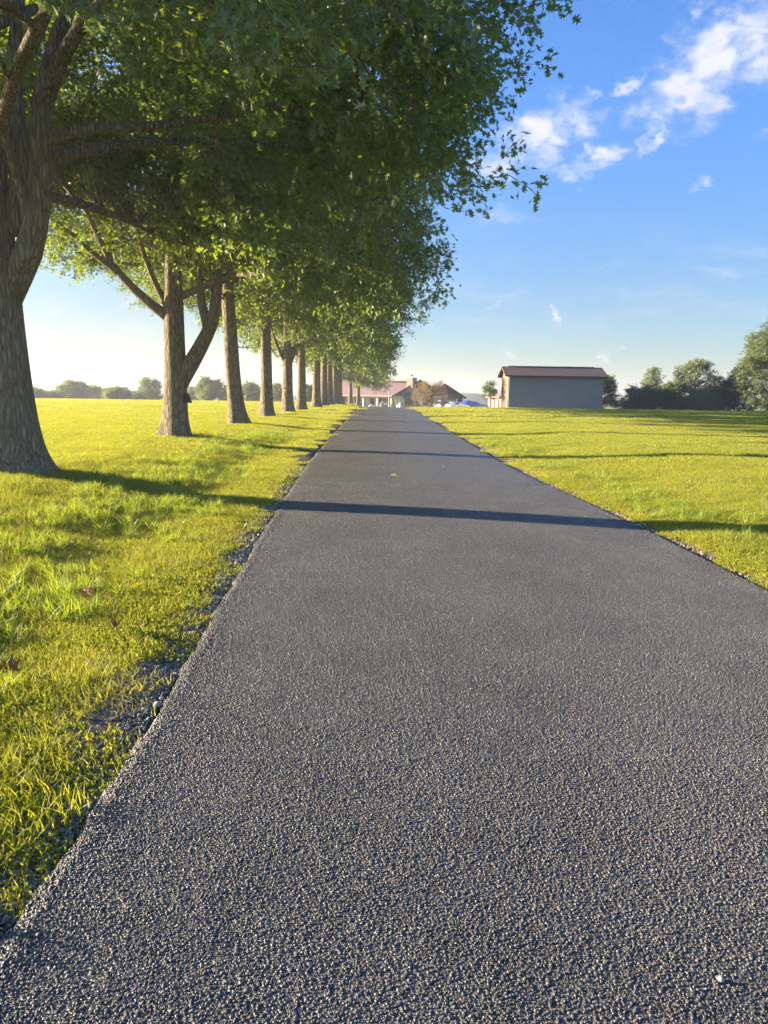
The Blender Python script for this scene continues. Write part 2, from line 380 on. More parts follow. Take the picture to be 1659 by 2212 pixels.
def edge_wave(y): return .006 * np.sin(y * 2.3) + .007 * np.sin(y * 5.9 + 1.0) + .006 * np.sin(y * 13.7 + 2.2) + .004 * np.sin(y * 31.0)
rows = []
for yv in ys:
    a, c = float(xl(yv)), float(xr(yv))
    k = min(1, 12 / max(yv, 1))
    ja = float(edge_wave(yv)) + random.uniform(-.008, .008) * k; jc = float(edge_wave(yv + 50)) + random.uniform(-.008, .008) * k
    a += ja; c += jc; z = float(road_z(yv))
    prof = [(a - .045, -.075), (a - .03, -.045), (a - .005, -.014), (a + .04, -.002), (a + .15, 0)]
    prof += [(lerp(a + .15, c - .15, q / 8), .012 * math.sin(math.pi * q / 8)) for q in range(1, 8)]
    prof += [(c - .15, 0), (c - .04, -.002), (c + .005, -.014), (c + .03, -.045), (c + .045, -.075)]
    rows.append([(x_, yv, z + dz) for x_, dz in prof])
V = np.array(rows); nr, nc = V.shape[:2]; ii = np.arange(nr * nc).reshape(nr, nc)
F = np.stack([ii[:-1, :-1], ii[:-1, 1:], ii[1:, 1:], ii[1:, :-1]], -1).reshape(-1, 4)
road = tag(link('driveway', np_mesh('driveway', V.reshape(-1, 3), F, True), M_asph), kind='structure')
def road_top(x, y):
    a, c = xl(y) + .15, xr(y) - .15
    return road_z(y) + .012 * np.sin(math.pi * np.clip((x - a) / (c - a), 0, 1))

# stones: squashed many-sided chips
def chip(r, h, n=6, seed=0):
    rr = random.Random(seed); V = []
    ph = rr.uniform(0, 6)
    for lv, (k, z) in enumerate(((1.0, -.25), (.92, .35), (.55, .85))):
        for j in range(n):
            th = 2 * math.pi * j / n + ph; q = k * r * rr.uniform(.75, 1.15)
            V.append((q * math.cos(th), q * math.sin(th), h * z * rr.uniform(.65, 1.25)))
    F = [(a * n + j, a * n + (j + 1) % n, (a + 1) * n + (j + 1) % n, (a + 1) * n + j) for a in range(2) for j in range(n)] + [tuple(range(2 * n, 3 * n))]
    return np.array(V), F
def stone_tile(size, spacing, rmin, rmax, seed, mat):
    rr = random.Random(seed); mb = MB(); n = int(size / spacing)
    chips = [chip(1, 1, 5 if rr.random() < .6 else 6, seed * 100 + k) for k in range(24)]
    for i in range(n):
        for j in range(n):
            if rr.random() < .12: continue
            x = (i + .5 + rr.uniform(-.75, .75)) * spacing - size / 2; y = (j + .5 + rr.uniform(-.75, .75)) * spacing - size / 2
            r = lerp(rmin, rmax, rr.random() ** 1.7); Vc, Fc = rr.choice(chips); th = rr.uniform(0, 6.28); c_, s_ = math.cos(th), math.sin(th)
            e = rr.uniform(.75, 1.25); h = r * rr.uniform(.55, 1.0)
            P = [(x + r * (c_ * v[0] * e - s_ * v[1]), y + r * (s_ * v[0] * e + c_ * v[1]), v[2] * h - r * rr.uniform(.0, .12)) for v in Vc]
            mb.add(P, Fc)
    me = mb.mesh('stones', False); me.materials.append(mat)
    return me
m, t = material('asphalt_chip')
geo = t.node('ShaderNodeNewGeometry')
nn = t.noise(geo.outputs['Position'], 1.1, 5, .65); rnd = t.noise(geo.outputs['Position'], 130, 1, .5)
base = t.mix(t.ss(rnd, .3, .75), C3(.060, .057, .053), C3(.165, .157, .146))
base = t.mix(1.0, base, t.mix(t.ss(nn, .32, .68), C3(.78, .78, .79), C3(1.12, 1.11, 1.09)), 'MULTIPLY')
p = t.node('ShaderNodeBsdfPrincipled', None, Base_Color=base, Roughness=.46); p.inputs['Specular IOR Level'].default_value = .5
b = t.node('ShaderNodeBump', None, Height=t.noise(geo.outputs['Position'], 700, 3, .6), Strength=.35, Distance=.002); t.l.new(b.outputs[0], p.inputs['Normal'])
t.l.new(p.outputs[0], t.out.inputs[0]); M_chip = m
S = .5
agg = proto_set('aggregate', [stone_tile(S, .0066, .0018, .0058, k, M_chip) for k in range(4)])
P, rot, scl = [], [], []
y0 = -.6
while y0 < 11.5:
    yc = y0 + S / 2; a, c = float(xl(yc)) + .02, float(xr(yc)) - .02
    x0 = a
    while x0 < c - S * .3:
        xc = x0 + S / 2
        if xc + S / 2 > c: xc = c - S / 2
        sink = -.0024 * float(np.clip((yc - 1.8) / 9.0, 0, 1))
        P.append((xc, yc, float(road_top(xc, yc)) + .0004 + sink)); rot.append((float(road_top(xc + .25, yc) - road_top(xc - .25, yc)) / .5, float(road_top(xc, yc + .2) - road_top(xc, yc - .2)) / .4)); scl.append(1.0)
        x0 += S * (random.uniform(.45, .95) if x0 == a else .965)
    y0 += S * .965
rot = np.array(rot); rot = tilt_euler(rot[:, 0], rot[:, 1], rng.integers(0, 4, len(P)) * math.pi / 2)
scatter('surface_aggregate', agg, P, rot, scl, road)

# crumbs of the mat along its rolled edges
ech = []
for k in range(8):
    Vc, Fc = chip(1, .8, 6, 1900 + k); me = MB().add(Vc, Fc).mesh('edge_crumb', True); me.materials.append(M_chip); ech.append(me)
N = 14000
yy = -.5 + 10.7 * rng.random(N) ** 1.3; left = rng.random(N) < .72
dd = rng.normal(.01, .035, N)                       # inwards from the edge
edge = np.where(left, xl(yy) + edge_wave(yy), xr(yy) + edge_wave(yy + 50))
xx = np.where(left, edge + dd, edge - dd)
zz = road_z(yy) + np.interp(dd, [-.12, -.045, -.03, -.005, .04, .15], [-.07, -.07, -.043, -.012, 0, .002])
sz = lerp(.0034, .0075, rng.random(N) ** 1.8) * np.clip(yy / 7, .9, 1.15)
scatter('edge_crumbs', proto_set('edge_crumb', ech), np.stack([xx, yy, zz], -1), rng.random((N, 3)) * [.6, .6, 6.28], sz, road)

# loose gravel on both shoulders
m, t = material('gravel')
geo = t.node('ShaderNodeNewGeometry').outputs['Position']; oi = t.node('ShaderNodeObjectInfo').outputs['Random']
rr_ = t.noise(geo, 38, 2, .5)
c = t.mix(t.ss(rr_, .35, .7), C3(.095, .072, .048), C3(.32, .26, .19)); c = t.mix(t.ss(oi, .78, .92), c, C3(.56, .48, .37))
p = t.node('ShaderNodeBsdfPrincipled', None, Base_Color=c, Roughness=.8); t.l.new(p.outputs[0], t.out.inputs[0]); M_grav = m
chips = []
for k in range(8):
    Vc, Fc = chip(1, .75, 6, 900 + k); mb = MB().add(Vc, Fc); me = mb.mesh('gravel', True); me.materials.append(M_grav); chips.append(me)
grav = proto_set('gravel_stone', chips)
N = 31000
yy = -.5 + 14.7 * rng.random(N) ** 1.5; left = rng.random(N) < .86
dd = np.abs(rng.normal(0, 1, N)) * np.where(left, .09, .05) + .03
far = rng.random(N) < .16; dd = np.where(far & left, rng.random(N) * 1.0, dd)
xx = np.where(left, xl(yy) - dd, xr(yy) + dd)
sz = lerp(.0045, .012, rng.random(N) ** 2.2) * np.where(rng.random(N) < .025, 1.8, 1.0)
sz = sz * np.clip(yy / 4.5, .8, 1.7)
scatter('shoulder_gravel', grav, np.stack([xx, yy, G(xx, yy) + sz * .3], -1), rng.random((N, 3)) * [.7, .7, 6.28], sz, None)
bpy.data.objects['shoulder_gravel']['label'] = 'loose dark gravel along the edges of the driveway'

# ------------------------------------------------------------------ grass
def blade_tile(name, size, n, hmin, hmax, wid, mat, seed, seg=3, lean=.55, clump=0, drymix=0.0):
    r = np.random.default_rng(seed)
    if clump:
        cc = (r.random((clump, 2)) - .5) * size; k = r.integers(0, clump, n)
        xy = cc[k] + r.normal(0, size * .05, (n, 2))
    else:
        xy = (r.random((n, 2)) - .5) * size * 1.08
    h = lerp(hmin, hmax, r.random(n) ** 1.4); az_ = r.random(n) * 6.283; ln = h * lean * r.random(n) ** .7 * 1.5
    fac = r.random(n) * 6.283; wv_ = wid * (0.6 + .8 * r.random(n))
    dirv = np.stack([np.cos(az_), np.sin(az_)], -1); side = np.stack([np.cos(fac), np.sin(fac)], -1)
    V = []; per = 2 * seg + 1
    for s_ in range(seg + 1):
        u = s_ / seg
        cx = xy + dirv * (ln * u ** 1.8)[:, None]; cz = h * (u - .18 * u * u * (ln / h))
        wd = wv_ * (1 - u ** 1.5) * .5
        if s_ < seg:
            V.append(np.concatenate([cx - side * wd[:, None], cz[:, None] - .006], 1)); V.append(np.concatenate([cx + side * wd[:, None], cz[:, None] - .006], 1))
        else: V.append(np.concatenate([cx, cz[:, None]], 1))
    V = np.stack(V, 1).reshape(-1, 3)
    base = np.arange(n)[:, None] * per; tri = []
    for s_ in range(seg - 1):
        a = 2 * s_; tri += [(a, a + 1, a + 3), (a, a + 3, a + 2)]
    a = 2 * (seg - 1); tri.append((a, a + 1, a + 2))
    F = (base[:, :, None] + np.array(tri)[None]).reshape(-1, 3)
    me = np_mesh(name, V, F, True)
    attr(me, 'bv', 'FLOAT', 'POINT', np.repeat(r.random(n), per).astype(np.float32))
    me.materials.append(mat)
    if drymix:
        me.materials.append(M_dry); mi = np.repeat((r.random(n) < drymix).astype(np.int32), len(tri)); me.polygons.foreach_set('material_index', mi)
    return me
def weed_tile(name, size, n, mat, seed):
    """flat rosettes and clover-like leaflets of the thin turf by the gravel"""
    r = random.Random(seed); mb = MB()
    for _ in range(n):
        x, y = (r.random() - .5) * size, (r.random() - .5) * size
        for k in range(r.choice((3, 4, 5))):
            th = r.uniform(0, 6.28); L = r.uniform(.005, .014); wd = L * r.uniform(.25, .5); z = r.uniform(.004, .03); c_, s_ = math.cos(th), math.sin(th)
            mb.add([(x, y, z * .3), (x + c_ * L * .6 - s_ * wd, y + s_ * L * .6 + c_ * wd, z), (x + c_ * L * 1.2, y + s_ * L * 1.2, z * .9), (x + c_ * L * .6 + s_ * wd, y + s_ * L * .6 - c_ * wd, z)], [(0, 1, 2, 3)])
    me = mb.mesh(name); attr(me, 'bv', 'FLOAT', 'POINT', np.repeat(rng.random(len(mb.v) // 4), 4).astype(np.float32)); me.materials.append(mat); return me

lawn = proto_set('lawn_tuft', [blade_tile('lawn', .6, 1150, .03, .085, .0042, M_lawn, 20 + k, 3, .7, 0, .12) for k in range(5)])
lush = proto_set('lush_tuft', [blade_tile('lush', .5, 420, .05, .165, .006, M_lush, 40 + k, 4, .75, 9, .03) for k in range(5)])
weed = proto_set('verge_weed', [weed_tile('weed', .4, 300, M_weed, 60 + k) for k in range(3)] + [blade_tile('verge', .4, 330, .015, .06, .0042, M_verge, 66 + k, 3, 1.0, 0, .35) for k in range(4)])
mid = proto_set('mid_tuft', [blade_tile('mid', 1.0, 2000, .03, .08, .0075, M_lawn, 80 + k, 2, .6, 0, .12) for k in range(4)])
farg = proto_set('far_tuft', [blade_tile('far', 3.0, 5200, .03, .08, .022, M_lawn, 100 + k, 2, .5, 0, .14) for k in range(4)])

def grid_pts(y0, y1, step, jit, margin):
    out = []
    y = y0
    while y < y1:
        half = .545 * max(y, 0) + margin
        xs = np.arange(-half - .3, half + .3, step)
        out.append(np.stack([xs, np.full(len(xs), y)], -1)); y += step
    P = np.concatenate(out); return P + rng.uniform(-jit, jit, P.shape)
def rots(P, sl=None):
    e = .15; zx = (G(P[:, 0] + e, P[:, 1]) - G(P[:, 0] - e, P[:, 1])) / (2 * e); zy = (G(P[:, 0], P[:, 1] + e) - G(P[:, 0], P[:, 1] - e)) / (2 * e)
    return tilt_euler(zx, zy, rng.random(len(P)) * 6.283)
def outside(P): return np.maximum(xl(P[:, 1]) - P[:, 0], P[:, 0] - xr(P[:, 1]))
def plant(name, label, pset, P, lo, hi, smin, smax, thin=None):
    d = outside(P); k = (d > lo) & (d < hi)
    for (cx, cy_, cr) in KEEP_OFF: k &= (np.hypot(P[:, 0] - cx, P[:, 1] - cy_) > cr)
    if thin is not None: k &= rng.random(len(P)) < thin(P, d)
    P = P[k]; z = G(P[:, 0], P[:, 1])
    o = scatter(name, pset, np.concatenate([P, z[:, None]], 1), rots(P), lerp(smin, smax, rng.random(len(P))))
    o['label'] = label; return o
KEEP_OFF = [(x, y, .56) for x, y in TREES]
plant('lawn_grass', 'short sunlit lawn grass near the driveway', lawn, grid_pts(-.6, 15, .42, .12, 4.2), .42, 99, .8, 1.15)
plant('tall_grass', 'longer lush grass in the shallow ditch', lush, grid_pts(-.6, 24, .30, .14, 3.6), .62, 3.2, .7, 1.25,
      lambda P, d: np.where(P[:, 0] < 0, np.exp(-((d - 1.75) / .75) ** 2) * np.clip(.45 + 3 * wob(P[:, 0], P[:, 1], 1.1, .25), .1, 1), .22 * np.exp(-((d - .9) / .5) ** 2)))
plant('verge_weeds', 'thin low weeds and clover beside the gravel edge', weed, grid_pts(-.6, 14, .18, .09, 3.4), .14, 1.7, .75, 1.2,
      lambda P, d: np.clip((d - .02) / .2, .3, 1) * np.clip(.95 + wob(P[:, 0], P[:, 1], 2.3, .2), .5, 1))
plant('mid_grass', 'mown lawn grass along the middle of the driveway', mid, grid_pts(14.5, 38, .8, .2, 1.5), .5, 99, .85, 1.2)
plant('edge_grass', 'ragged grass fringe along the far driveway edges', mid, grid_pts(14.5, 60, .7, .25, 0), .42, 1.4, .35, .75)
plant('far_grass', 'mown lawn grass reaching to the crest of the field', farg, grid_pts(37, 150, 2.3, .6, 3), 1.5, 999, .9, 1.25)

# ------------------------------------------------------------------ trees
def leaf_shape(L, lobed=True):
    """half outlines of a pointed, deeply lobed oak leaf (or a plain one), folded along the midrib"""
    if lobed: h = [(0, 0), (.05, .18), (.26, .22), (.09, .36), (.44, .50), (.10, .60), (.34, .84), (.07, .80), (0, 1.0)]
    else: h = [(0, 0), (.22, .3), (.24, .6), (0, 1.0)]
    n = len(h)
    V = [(x * L, y * L, abs(x) * L * .30 - .10 * L * y * y) for x, y in h] + [(-x * L, y * L, abs(x) * L * .30 - .10 * L * y * y) for x, y in h[1:-1]]
    if lobed:
        m_ = lambda i: n + i - 1
        F = [(0, 1, 3), (1, 2, 3), (0, 3, 5), (3, 4, 5), (0, 5, 7), (5, 6, 7), (0, 7, 8)]
        F += [tuple(reversed([q if q in (0, 8) else m_(q) for q in f])) for f in F]
    else: F = [(0, 1, 2), (0, 2, 3), (0, 5, 4), (0, 3, 5)]
    return np.array(V), F
def rot_m(z, y, x):
    return np.array(mathutils.Euler((x, y, z)).to_matrix())
def spray(name, seed, n, length, L0, L1, lobed, mat, twig_mat, droop=.25, width=.16, tw=.004):
    """a leafy shoot along +X"""
    r = random.Random(seed); V, F, bv = [], [], []
    lv, lf = leaf_shape(1.0, lobed); nv = 0
    for k in range(n):
        u = (k + r.random()) / n; c = np.array([u * length, r.gauss(0, width * .5) * (.4 + u * .8), r.gauss(0, width * .45) - droop * u * u * length])
        Rm = rot_m(r.uniform(-1.9, 1.9) - math.pi / 2, r.uniform(-1.0, 1.0), r.uniform(-1.3, .5))
        L = r.uniform(L0, L1)
        V.append((lv * L) @ Rm.T + c); F += [tuple(nv + q for q in f) for f in lf]; nv += len(lv); bv += [r.random()] * len(lv)
    tm = MB(); P = [(u * length, .01 * math.sin(9 * u), -droop * u * u * length) for u in (0, .33, .66, 1)]
    tm.tube(P, [tw, tw * .8, tw * .6, tw * .3], 3, False)
    for k in range(4):
        u = r.uniform(.1, .8); s_ = r.uniform(-width, width); z = -droop * u * u * length
        tm.tube([(u * length, 0, z), ((u + .18) * length, s_, z - .02)], [tw * .6, tw * .25], 3, False)
    nl = len(F); F += [tuple(nv + q for q in f) for f in tm.f]; bv += [.5] * len(tm.v)
    Vv = np.concatenate(V + [np.array(tm.v)])
    me = bpy.data.meshes.new(name); me.from_pydata([tuple(v) for v in Vv], [], F)
    me.materials.append(mat); me.materials.append(twig_mat)
    me.polygons.foreach_set('material_index', np.array([0] * nl + [1] * (len(F) - nl), np.int32))
    attr(me, 'bv', 'FLOAT', 'POINT', np.array(bv, np.float32)); me.update()
    return me
M_twig = plain('twig', (.10, .085, .06), .9)
oak_near = proto_set('oak_spray', [spray('oak_spray', 200 + k, 30, .50, .072, .122, True, M_oak, M_twig) for k in range(7)])
oak_far = proto_set('oak_spray_plain', [spray('oak_spray_plain', 240 + k, 26, .75, .13, .21, False, M_oak, M_twig, width=.26) for k in range(5)])

def nearest(Q, pts):
    d = ((Q[:, None, :] - pts[None]) ** 2).sum(-1)
    return d
def trunk_mesh(path, rad, nseg, seed, flare=True):
    r = random.Random(seed); ph = [r.uniform(0, 6.28) for _ in range(4)]
    zz = [p[2] for p in path]; z0 = zz[0]
    def shp(k, th):
        h = zz[k] - z0
        f = math.exp(-h / .38) if flare else 0
        root = .5 + .5 * math.cos(4 * th + ph[0]) * .6 + .3 * math.cos(3 * th + ph[1])
        return 1 + f * (.28 + .62 * root) + .035 * math.sin(3 * th + ph[2] + h * .7) + .02 * math.sin(7 * th + ph[3] + h * 2.1)
    return MB().tube(path, rad, nseg, True, shp)
def oak(x, y, label, seed, h=13.5, r0=.32, near=True, limbs=None, ncl=150, per=15, rx=6.7, ry=5.8, fork_z=3.2, lean=(0, 0), spread=.55, pset=None, sscale=1.0, zlow=0.0, fill=(), open_side=None):
    r = random.Random(seed); g0 = float(G(x, y)) - .06
    root = empty('oak_tree', (x, y, g0), label, 'oak tree', 'oaks in a row along the driveway')
    n = 26 if near else 10
    # leader
    zs = [0, .12, .3, .55, .9, 1.4, 2.0, 2.7, 3.5, 4.6, 6.0, 7.6, 9.2, 10.8]
    path = []; wx = r.uniform(-1, 1); wy = r.uniform(-1, 1)
    for z in zs:
        q = max(z - 2.5, 0)
        path.append((lean[0] * z + .05 * wx * math.sin(z * .8) + .04 * wx * q, lean[1] * z + .05 * wy * math.cos(z * .7) - .05 * wy + .04 * wy * q, z))
    path = np.array(path)
    rad = [r0 * (1.0 - .16 * min(z, 3) / 3) if z <= fork_z else r0 * .8 * max(.1, 1 - (z - fork_z) / (h * .68)) ** .9 for z in zs]
    path2 = catmull(path, 34 if near else 16); rad2 = np.interp(np.linspace(0, 1, len(path2)), np.linspace(0, 1, len(zs)), rad)
    trunk_mesh(path2, rad2, n, seed).build('trunk', M_bark, root, True)
    # limbs: their paths, radii
    LB = []
    for (pts, ra, rb) in (limbs or []): LB.append((catmull(pts, 14), ra, rb))
    k = 0; z = fork_z + .3; aa = r.uniform(0, 6.28)
    while z < 10.2:
        aa += 2.4 + r.uniform(-.35, .35); bp = np.array([np.interp(z, path[:, 2], path[:, i]) for i in range(3)])
        hn = (z - 2.8) / (h - 2.8); reach = (rx if abs(math.cos(aa)) > .6 else ry) * (.86 - .62 * hn ** 1.6) * r.uniform(.75, 1.0)
        rise = .55 + 1.9 * hn * 1.3 + r.uniform(-.3, .6)
        e = bp + np.array([math.cos(aa) * reach, math.sin(aa) * reach, rise])
        m1 = bp + np.array([math.cos(aa + .12) * reach * .33, math.sin(aa + .12) * reach * .33, rise * .55 + .25])
        m2 = bp + np.array([math.cos(aa - .08) * reach * .68, math.sin(aa - .08) * reach * .68, rise * .95])
        if open_side and z < 7.0 and math.sin(aa) < .1 and math.cos(aa) > -.75: z += .3; continue
        rb_ = float(np.interp(z, zs, rad)) * r.uniform(.38, .55)
        LB.append((catmull([bp, m1, m2, e], 12), rb_, .02)); z += r.uniform(.42, .75); k += 1
    # leaf clusters fill the crown's envelope
    cl = []
    def env(zr):      # crown half width against height
        return np.interp(zr, [2.6, 3.2, 4.2, 6.0, 8.5, 11.0, 13.0, h + .3], [.55, .86, .98, 1.0, .9, .66, .36, .02])
    tries = 0
    while len(cl) < ncl and tries < 60000:
        tries += 1
        th = r.uniform(0, 6.283); zr = 2.8 + (h - 2.8) * r.random() ** 1.15; e = float(env(zr))
        q = r.random() ** .38
        lx, ly = q * e * rx * math.cos(th), q * e * ry * math.sin(th)
        low = 3.05 + zlow + .215 * (6.6 - lx) + (.55 if q < .45 else 0) + r.gauss(0, .22)
        if zr < low: continue
        if open_side and ly < open_side[1] and x + lx > -.56 * (y + ly) and lx < open_side[0] + .25 * (-ly) and zr < 7.6 and r.random() < .93: continue
        if near and x + lx > .15 * (y + ly) + .05 * (zr - 3.5): continue
        c = np.array([lx, ly, zr])
        if len(cl) and min(np.sum((np.array(cl[-60:]) - c) ** 2, 1)) < .35: continue
        cl.append(c)
    for f in fill: cl.append(np.array(f, float))
    cl = np.array(cl)
    # each cluster hangs from the nearest limb by its own branch
    samp = []; own = []
    for i, (P, ra, rb) in enumerate(LB):
        for j, p_ in enumerate(P[1:]): samp.append(p_); own.append((i, j + 1))
    samp = np.array(samp); D = ((cl[:, None] - samp[None]) ** 2).sum(-1)
    D = D + np.where(samp[None, :, 2] > cl[:, None, 2] + .5, 2.5, 0) + np.where((samp[None, :, 0] ** 2 + samp[None, :, 1] ** 2) > (cl[:, None, 0] ** 2 + cl[:, None, 1] ** 2), 2.0, 0)
    pick = D.argmin(1)
    mbs = [MB() for _ in LB]
    for i, (P, ra, rb) in enumerate(LB):
        t_ = np.linspace(0, 1, len(P)); mbs[i].tube(P, ra + (rb - ra) * t_ ** .8, 10 if near else 6)
    pts, rot, scl = [], [], []
    for c, pk in zip(cl, pick):
        i, j = own[pk]; s_ = samp[pk]; d = c - s_; L = np.linalg.norm(d) + 1e-6
        mid_ = s_ + d * .5 + np.array([r.uniform(-.12, .12), r.uniform(-.12, .12), .14]) * L
        cur = catmull([s_, mid_, c], 6 if near else 4); rr0 = min(.012 + .014 * L, .05)
        mbs[i].tube(cur, np.linspace(rr0, .006, len(cur)), 5 if near else 3, False)
        out = math.atan2(d[1] + c[1] * .35, d[0] + c[0] * .35)
        for q in range(per):
            u = r.uniform(.45, 1.08); b = s_ + d * u + np.array([r.gauss(0, spread * .52), r.gauss(0, spread * .52), r.gauss(0, spread * .40)])
            if open_side and b[1] < .35 and x + b[0] > -.56 * (y + b[1]) and b[0] < open_side[0] + .2 - .25 * b[1] and b[2] < 7.6 and r.random() < .93: continue
            pts.append(b); rot.append((r.uniform(-.9, .9), r.uniform(-.35, .65), out + r.gauss(0, 1.0))); scl.append(sscale * r.uniform(.75, 1.25))
    for i, mb in enumerate(mbs): mb.build('limb', M_bark, root, True)
    scatter('crown', pset or (oak_near if near else oak_far), pts, rot, scl, root)
    return root

# nearest oak: a heavy trunk with big forks; points are metres from its foot
oak1 = [([(.02, 0, 2.5), (.42, -.1, 3.1), (.62, -.15, 3.9), (.70, -.2, 4.7), (.95, -.3, 5.5), (1.5, -.5, 6.5), (2.0, -.7, 8.2)], .22, .05),
        ([(.66, -.18, 4.45), (1.2, -.1, 4.62), (2.1, .1, 4.75), (3.3, .3, 5.0), (4.6, .4, 5.2), (5.6, .5, 5.1)], .10, .02),
        ([(.74, -.2, 4.85), (1.15, -.5, 5.35), (1.9, -1.0, 5.8), (3.0, -1.5, 6.1), (4.4, -2.0, 6.0)], .13, .02),
        ([(.0, 0, 3.0), (-.35, -.25, 4.0), (-.6, -.4, 5.2), (-1.0, -.6, 6.6), (-1.3, -.8, 8.6)], .20, .05),
        ([(.15, .05, 3.3), (.28, .1, 4.3), (.25, .1, 5.4), (.42, .1, 6.6), (.5, .2, 8.5)], .17, .04),
        ([(.45, -.12, 3.3), (.40, -.55, 4.3), (.1, -1.1, 5.5), (.0, -1.6, 6.8), (.0, -2.2, 8.0)], .06, .02),
        ([(.1, 0, 4.2), (1.0, 1.2, 4.8), (2.4, 2.4, 5.3), (4.0, 3.2, 5.4), (5.4, 3.6, 5.0)], .11, .02),
        ([(.1, -.2, 4.4), (1.2, -1.6, 5.0), (2.6, -2.8, 5.6), (4.2, -3.6, 5.9)], .10, .02)]
oak2 = [([(-.05, 0, 3.05), (-.6, -.05, 3.45), (-1.25, -.1, 4.1), (-1.65, -.15, 4.8), (-2.1, -.2, 5.9), (-2.6, -.3, 7.2)], .15, .03),
        ([(-1.25, -.1, 4.1), (-1.9, -.2, 4.6), (-2.7, -.3, 5.3), (-3.6, -.3, 5.9)], .09, .02),
        ([(-.05, .0, 3.2), (-.45, .05, 4.0), (-.8, .1, 5.0), (-1.1, .1, 6.4), (-1.5, .2, 8.0)], .10, .02),
        ([(.08, 0, 1.35), (.44, -.02, 1.9), (.80, -.05, 2.5), (1.06, -.08, 3.05), (1.16, -.1, 3.7), (1.26, -.1, 4.6), (1.35, -.1, 6.0), (1.7, -.1, 8.0)], .25, .07),
        ([(.92, -.07, 2.8), (.78, -.15, 3.5), (.74, -.2, 4.1), (.4, -.3, 5.0), (.2, -.4, 6.2)], .14, .03),
        ([(1.08, -.1, 3.7), (1.7, -.3, 4.4), (2.7, -.5, 4.9), (4.2, -.7, 5.2), (5.6, -.8, 5.0)], .10, .02)]
L_ = ['largest oak at the left edge, its thick trunk forking above the grass', 'oak with a low right-hand fork and a small dark box on its trunk',
      'third oak from the left, single straight trunk leaning slightly left', 'fourth oak from the left edge, plain column trunk before a lower forked one',
      'fifth oak from the left edge, trunk forking into a V under the leaves', 'sixth oak from the left edge, pale slender trunk with a bulge',
      'seventh oak from the left edge, broad dark trunk sunlit on one side', 'eighth oak from the left, trunk half hidden behind the seventh',
      'ninth oak from the left edge of the row', 'tenth oak from the left, trunk tucked behind the ninth',
      'eleventh oak from the left, widest trunk near the far end of the row', 'slim oak next to last in the row before the house',
      'last small oak of the row, pale trunk against the house porch']
oak(*TREES[0], L_[0], 301, r0=.345, limbs=oak1, ncl=420, per=18, rx=7.0, ry=6.0, sscale=1.03, fill=[(5.9, -1.5, 5.0), (6.15, -1.5, 5.2), (5.8, -1.5, 3.9), (6.1, -1.5, 4.05)], lean=(-.03, 0), fork_z=3.0, open_side=(1.6, .8))
oak(*TREES[1], L_[1], 302, r0=.30, limbs=oak2, ncl=370, per=19, rx=7.0, ry=5.8, fork_z=3.2)
oak(*TREES[2], L_[2], 303, r0=.295, ncl=330, per=18, rx=6.9, lean=(-.045, 0), fork_z=4.2)
oak(*TREES[3], L_[3], 304, r0=.30, ncl=260, per=18, fork_z=4.0)
fk = [([(0, 0, 2.7), (-.45, -.1, 3.5), (-.8, -.1, 4.4), (-1.1, -.2, 5.6)], .17, .04), ([(0, 0, 2.7), (.35, .05, 3.6), (.6, .1, 4.8), (1.0, .1, 6.2)], .19, .04)]
oak(*TREES[4], L_[4], 305, r0=.33, near=True, ncl=150, per=13, limbs=fk, pset=oak_far, sscale=.95)
for k in range(5, 13):
    big = k < 11
    oak(*TREES[k], L_[k], 306 + k, r0=[.31, .36, .36, .38, .37, .45, .32, .34][k - 5], near=False, h=13.5 if big else (11.5 if k == 11 else 8.0), rx=6.4 if big else (5.5 if k == 11 else 4.8), ry=5.5 if big else 4.5,
        ncl=130 if big else 90, per=12, sscale=1.15, fork_z=3.4 if big else 2.7, zlow=0 if big else -.5, spread=.75)

# small dark box fixed to the second oak's trunk
M_black = plain('black_plastic', (.018, .018, .02), .5)
bx, by = TREES[1]; bz = float(G(bx, by))
sb = empty('trunk_box', (bx + .34, by - .12, bz + .98), 'small black slanted box fixed to the second oak trunk', 'box')
MB().hull([(-.06, -.07, -.11), (.13, -.07, -.11), (.13, .07, -.11), (-.06, .07, -.11)], [(-.06, -.07, .11), (.06, -.07, .11), (.06, .07, .11), (-.06, .07, .11)]).build('casing', M_black, sb, bevel=.008)
MB().hull([(-.06, -.085, .112), (.08, -.085, .112), (.08, .085, .112), (-.06, .085, .112)], [(-.06, -.085, .13), (.075, -.085, .13), (.075, .085, .13), (-.06, .085, .13)]).build('lid', M_black, sb)

# ------------------------------------------------------------------ building materials
def siding(name, c, pitch, rough=.6, depth=.012, axis=2, var=.06):
    """lapped boards too fine to tell apart at this distance"""
    m, t = material(name)
    co = t.node('ShaderNodeTexCoord').outputs['Object']; s_ = t.node('ShaderNodeSeparateXYZ', None, Vector=co)
    fr = t.m('FRACT', t.m('DIVIDE', s_.outputs[axis], pitch))
    n = t.noise(co, 1.2, 5, .6)
    cc = t.mix(n, C3(*[v * (1 - var) for v in c]), C3(*[v * (1 + var) for v in c]))
    p = t.node('ShaderNodeBsdfPrincipled', None, Base_Color=cc, Roughness=rough)
    b = t.node('ShaderNodeBump', None, Height=t.ss(fr, 0.0, .18), Strength=.9, Distance=depth); t.l.new(b.outputs[0], p.inputs['Normal'])
    t.l.new(p.outputs[0], t.out.inputs[0]); return m
M_cream = siding('cream_siding', (.86, .82, .70), .2)
M_pale = siding('pale_grey_siding', (.55, .60, .58), .2)
M_gable = siding('dark_gable_siding', (.115, .105, .105), .25)
M_roof = siding('red_metal_roof', (.30, .185, .17), .45, .5, .03, 0)
M_fascia = plain('pinkish_fascia', (.62, .40, .33), .5)
M_trimw = plain('white_trim', (.78, .76, .70), .5)
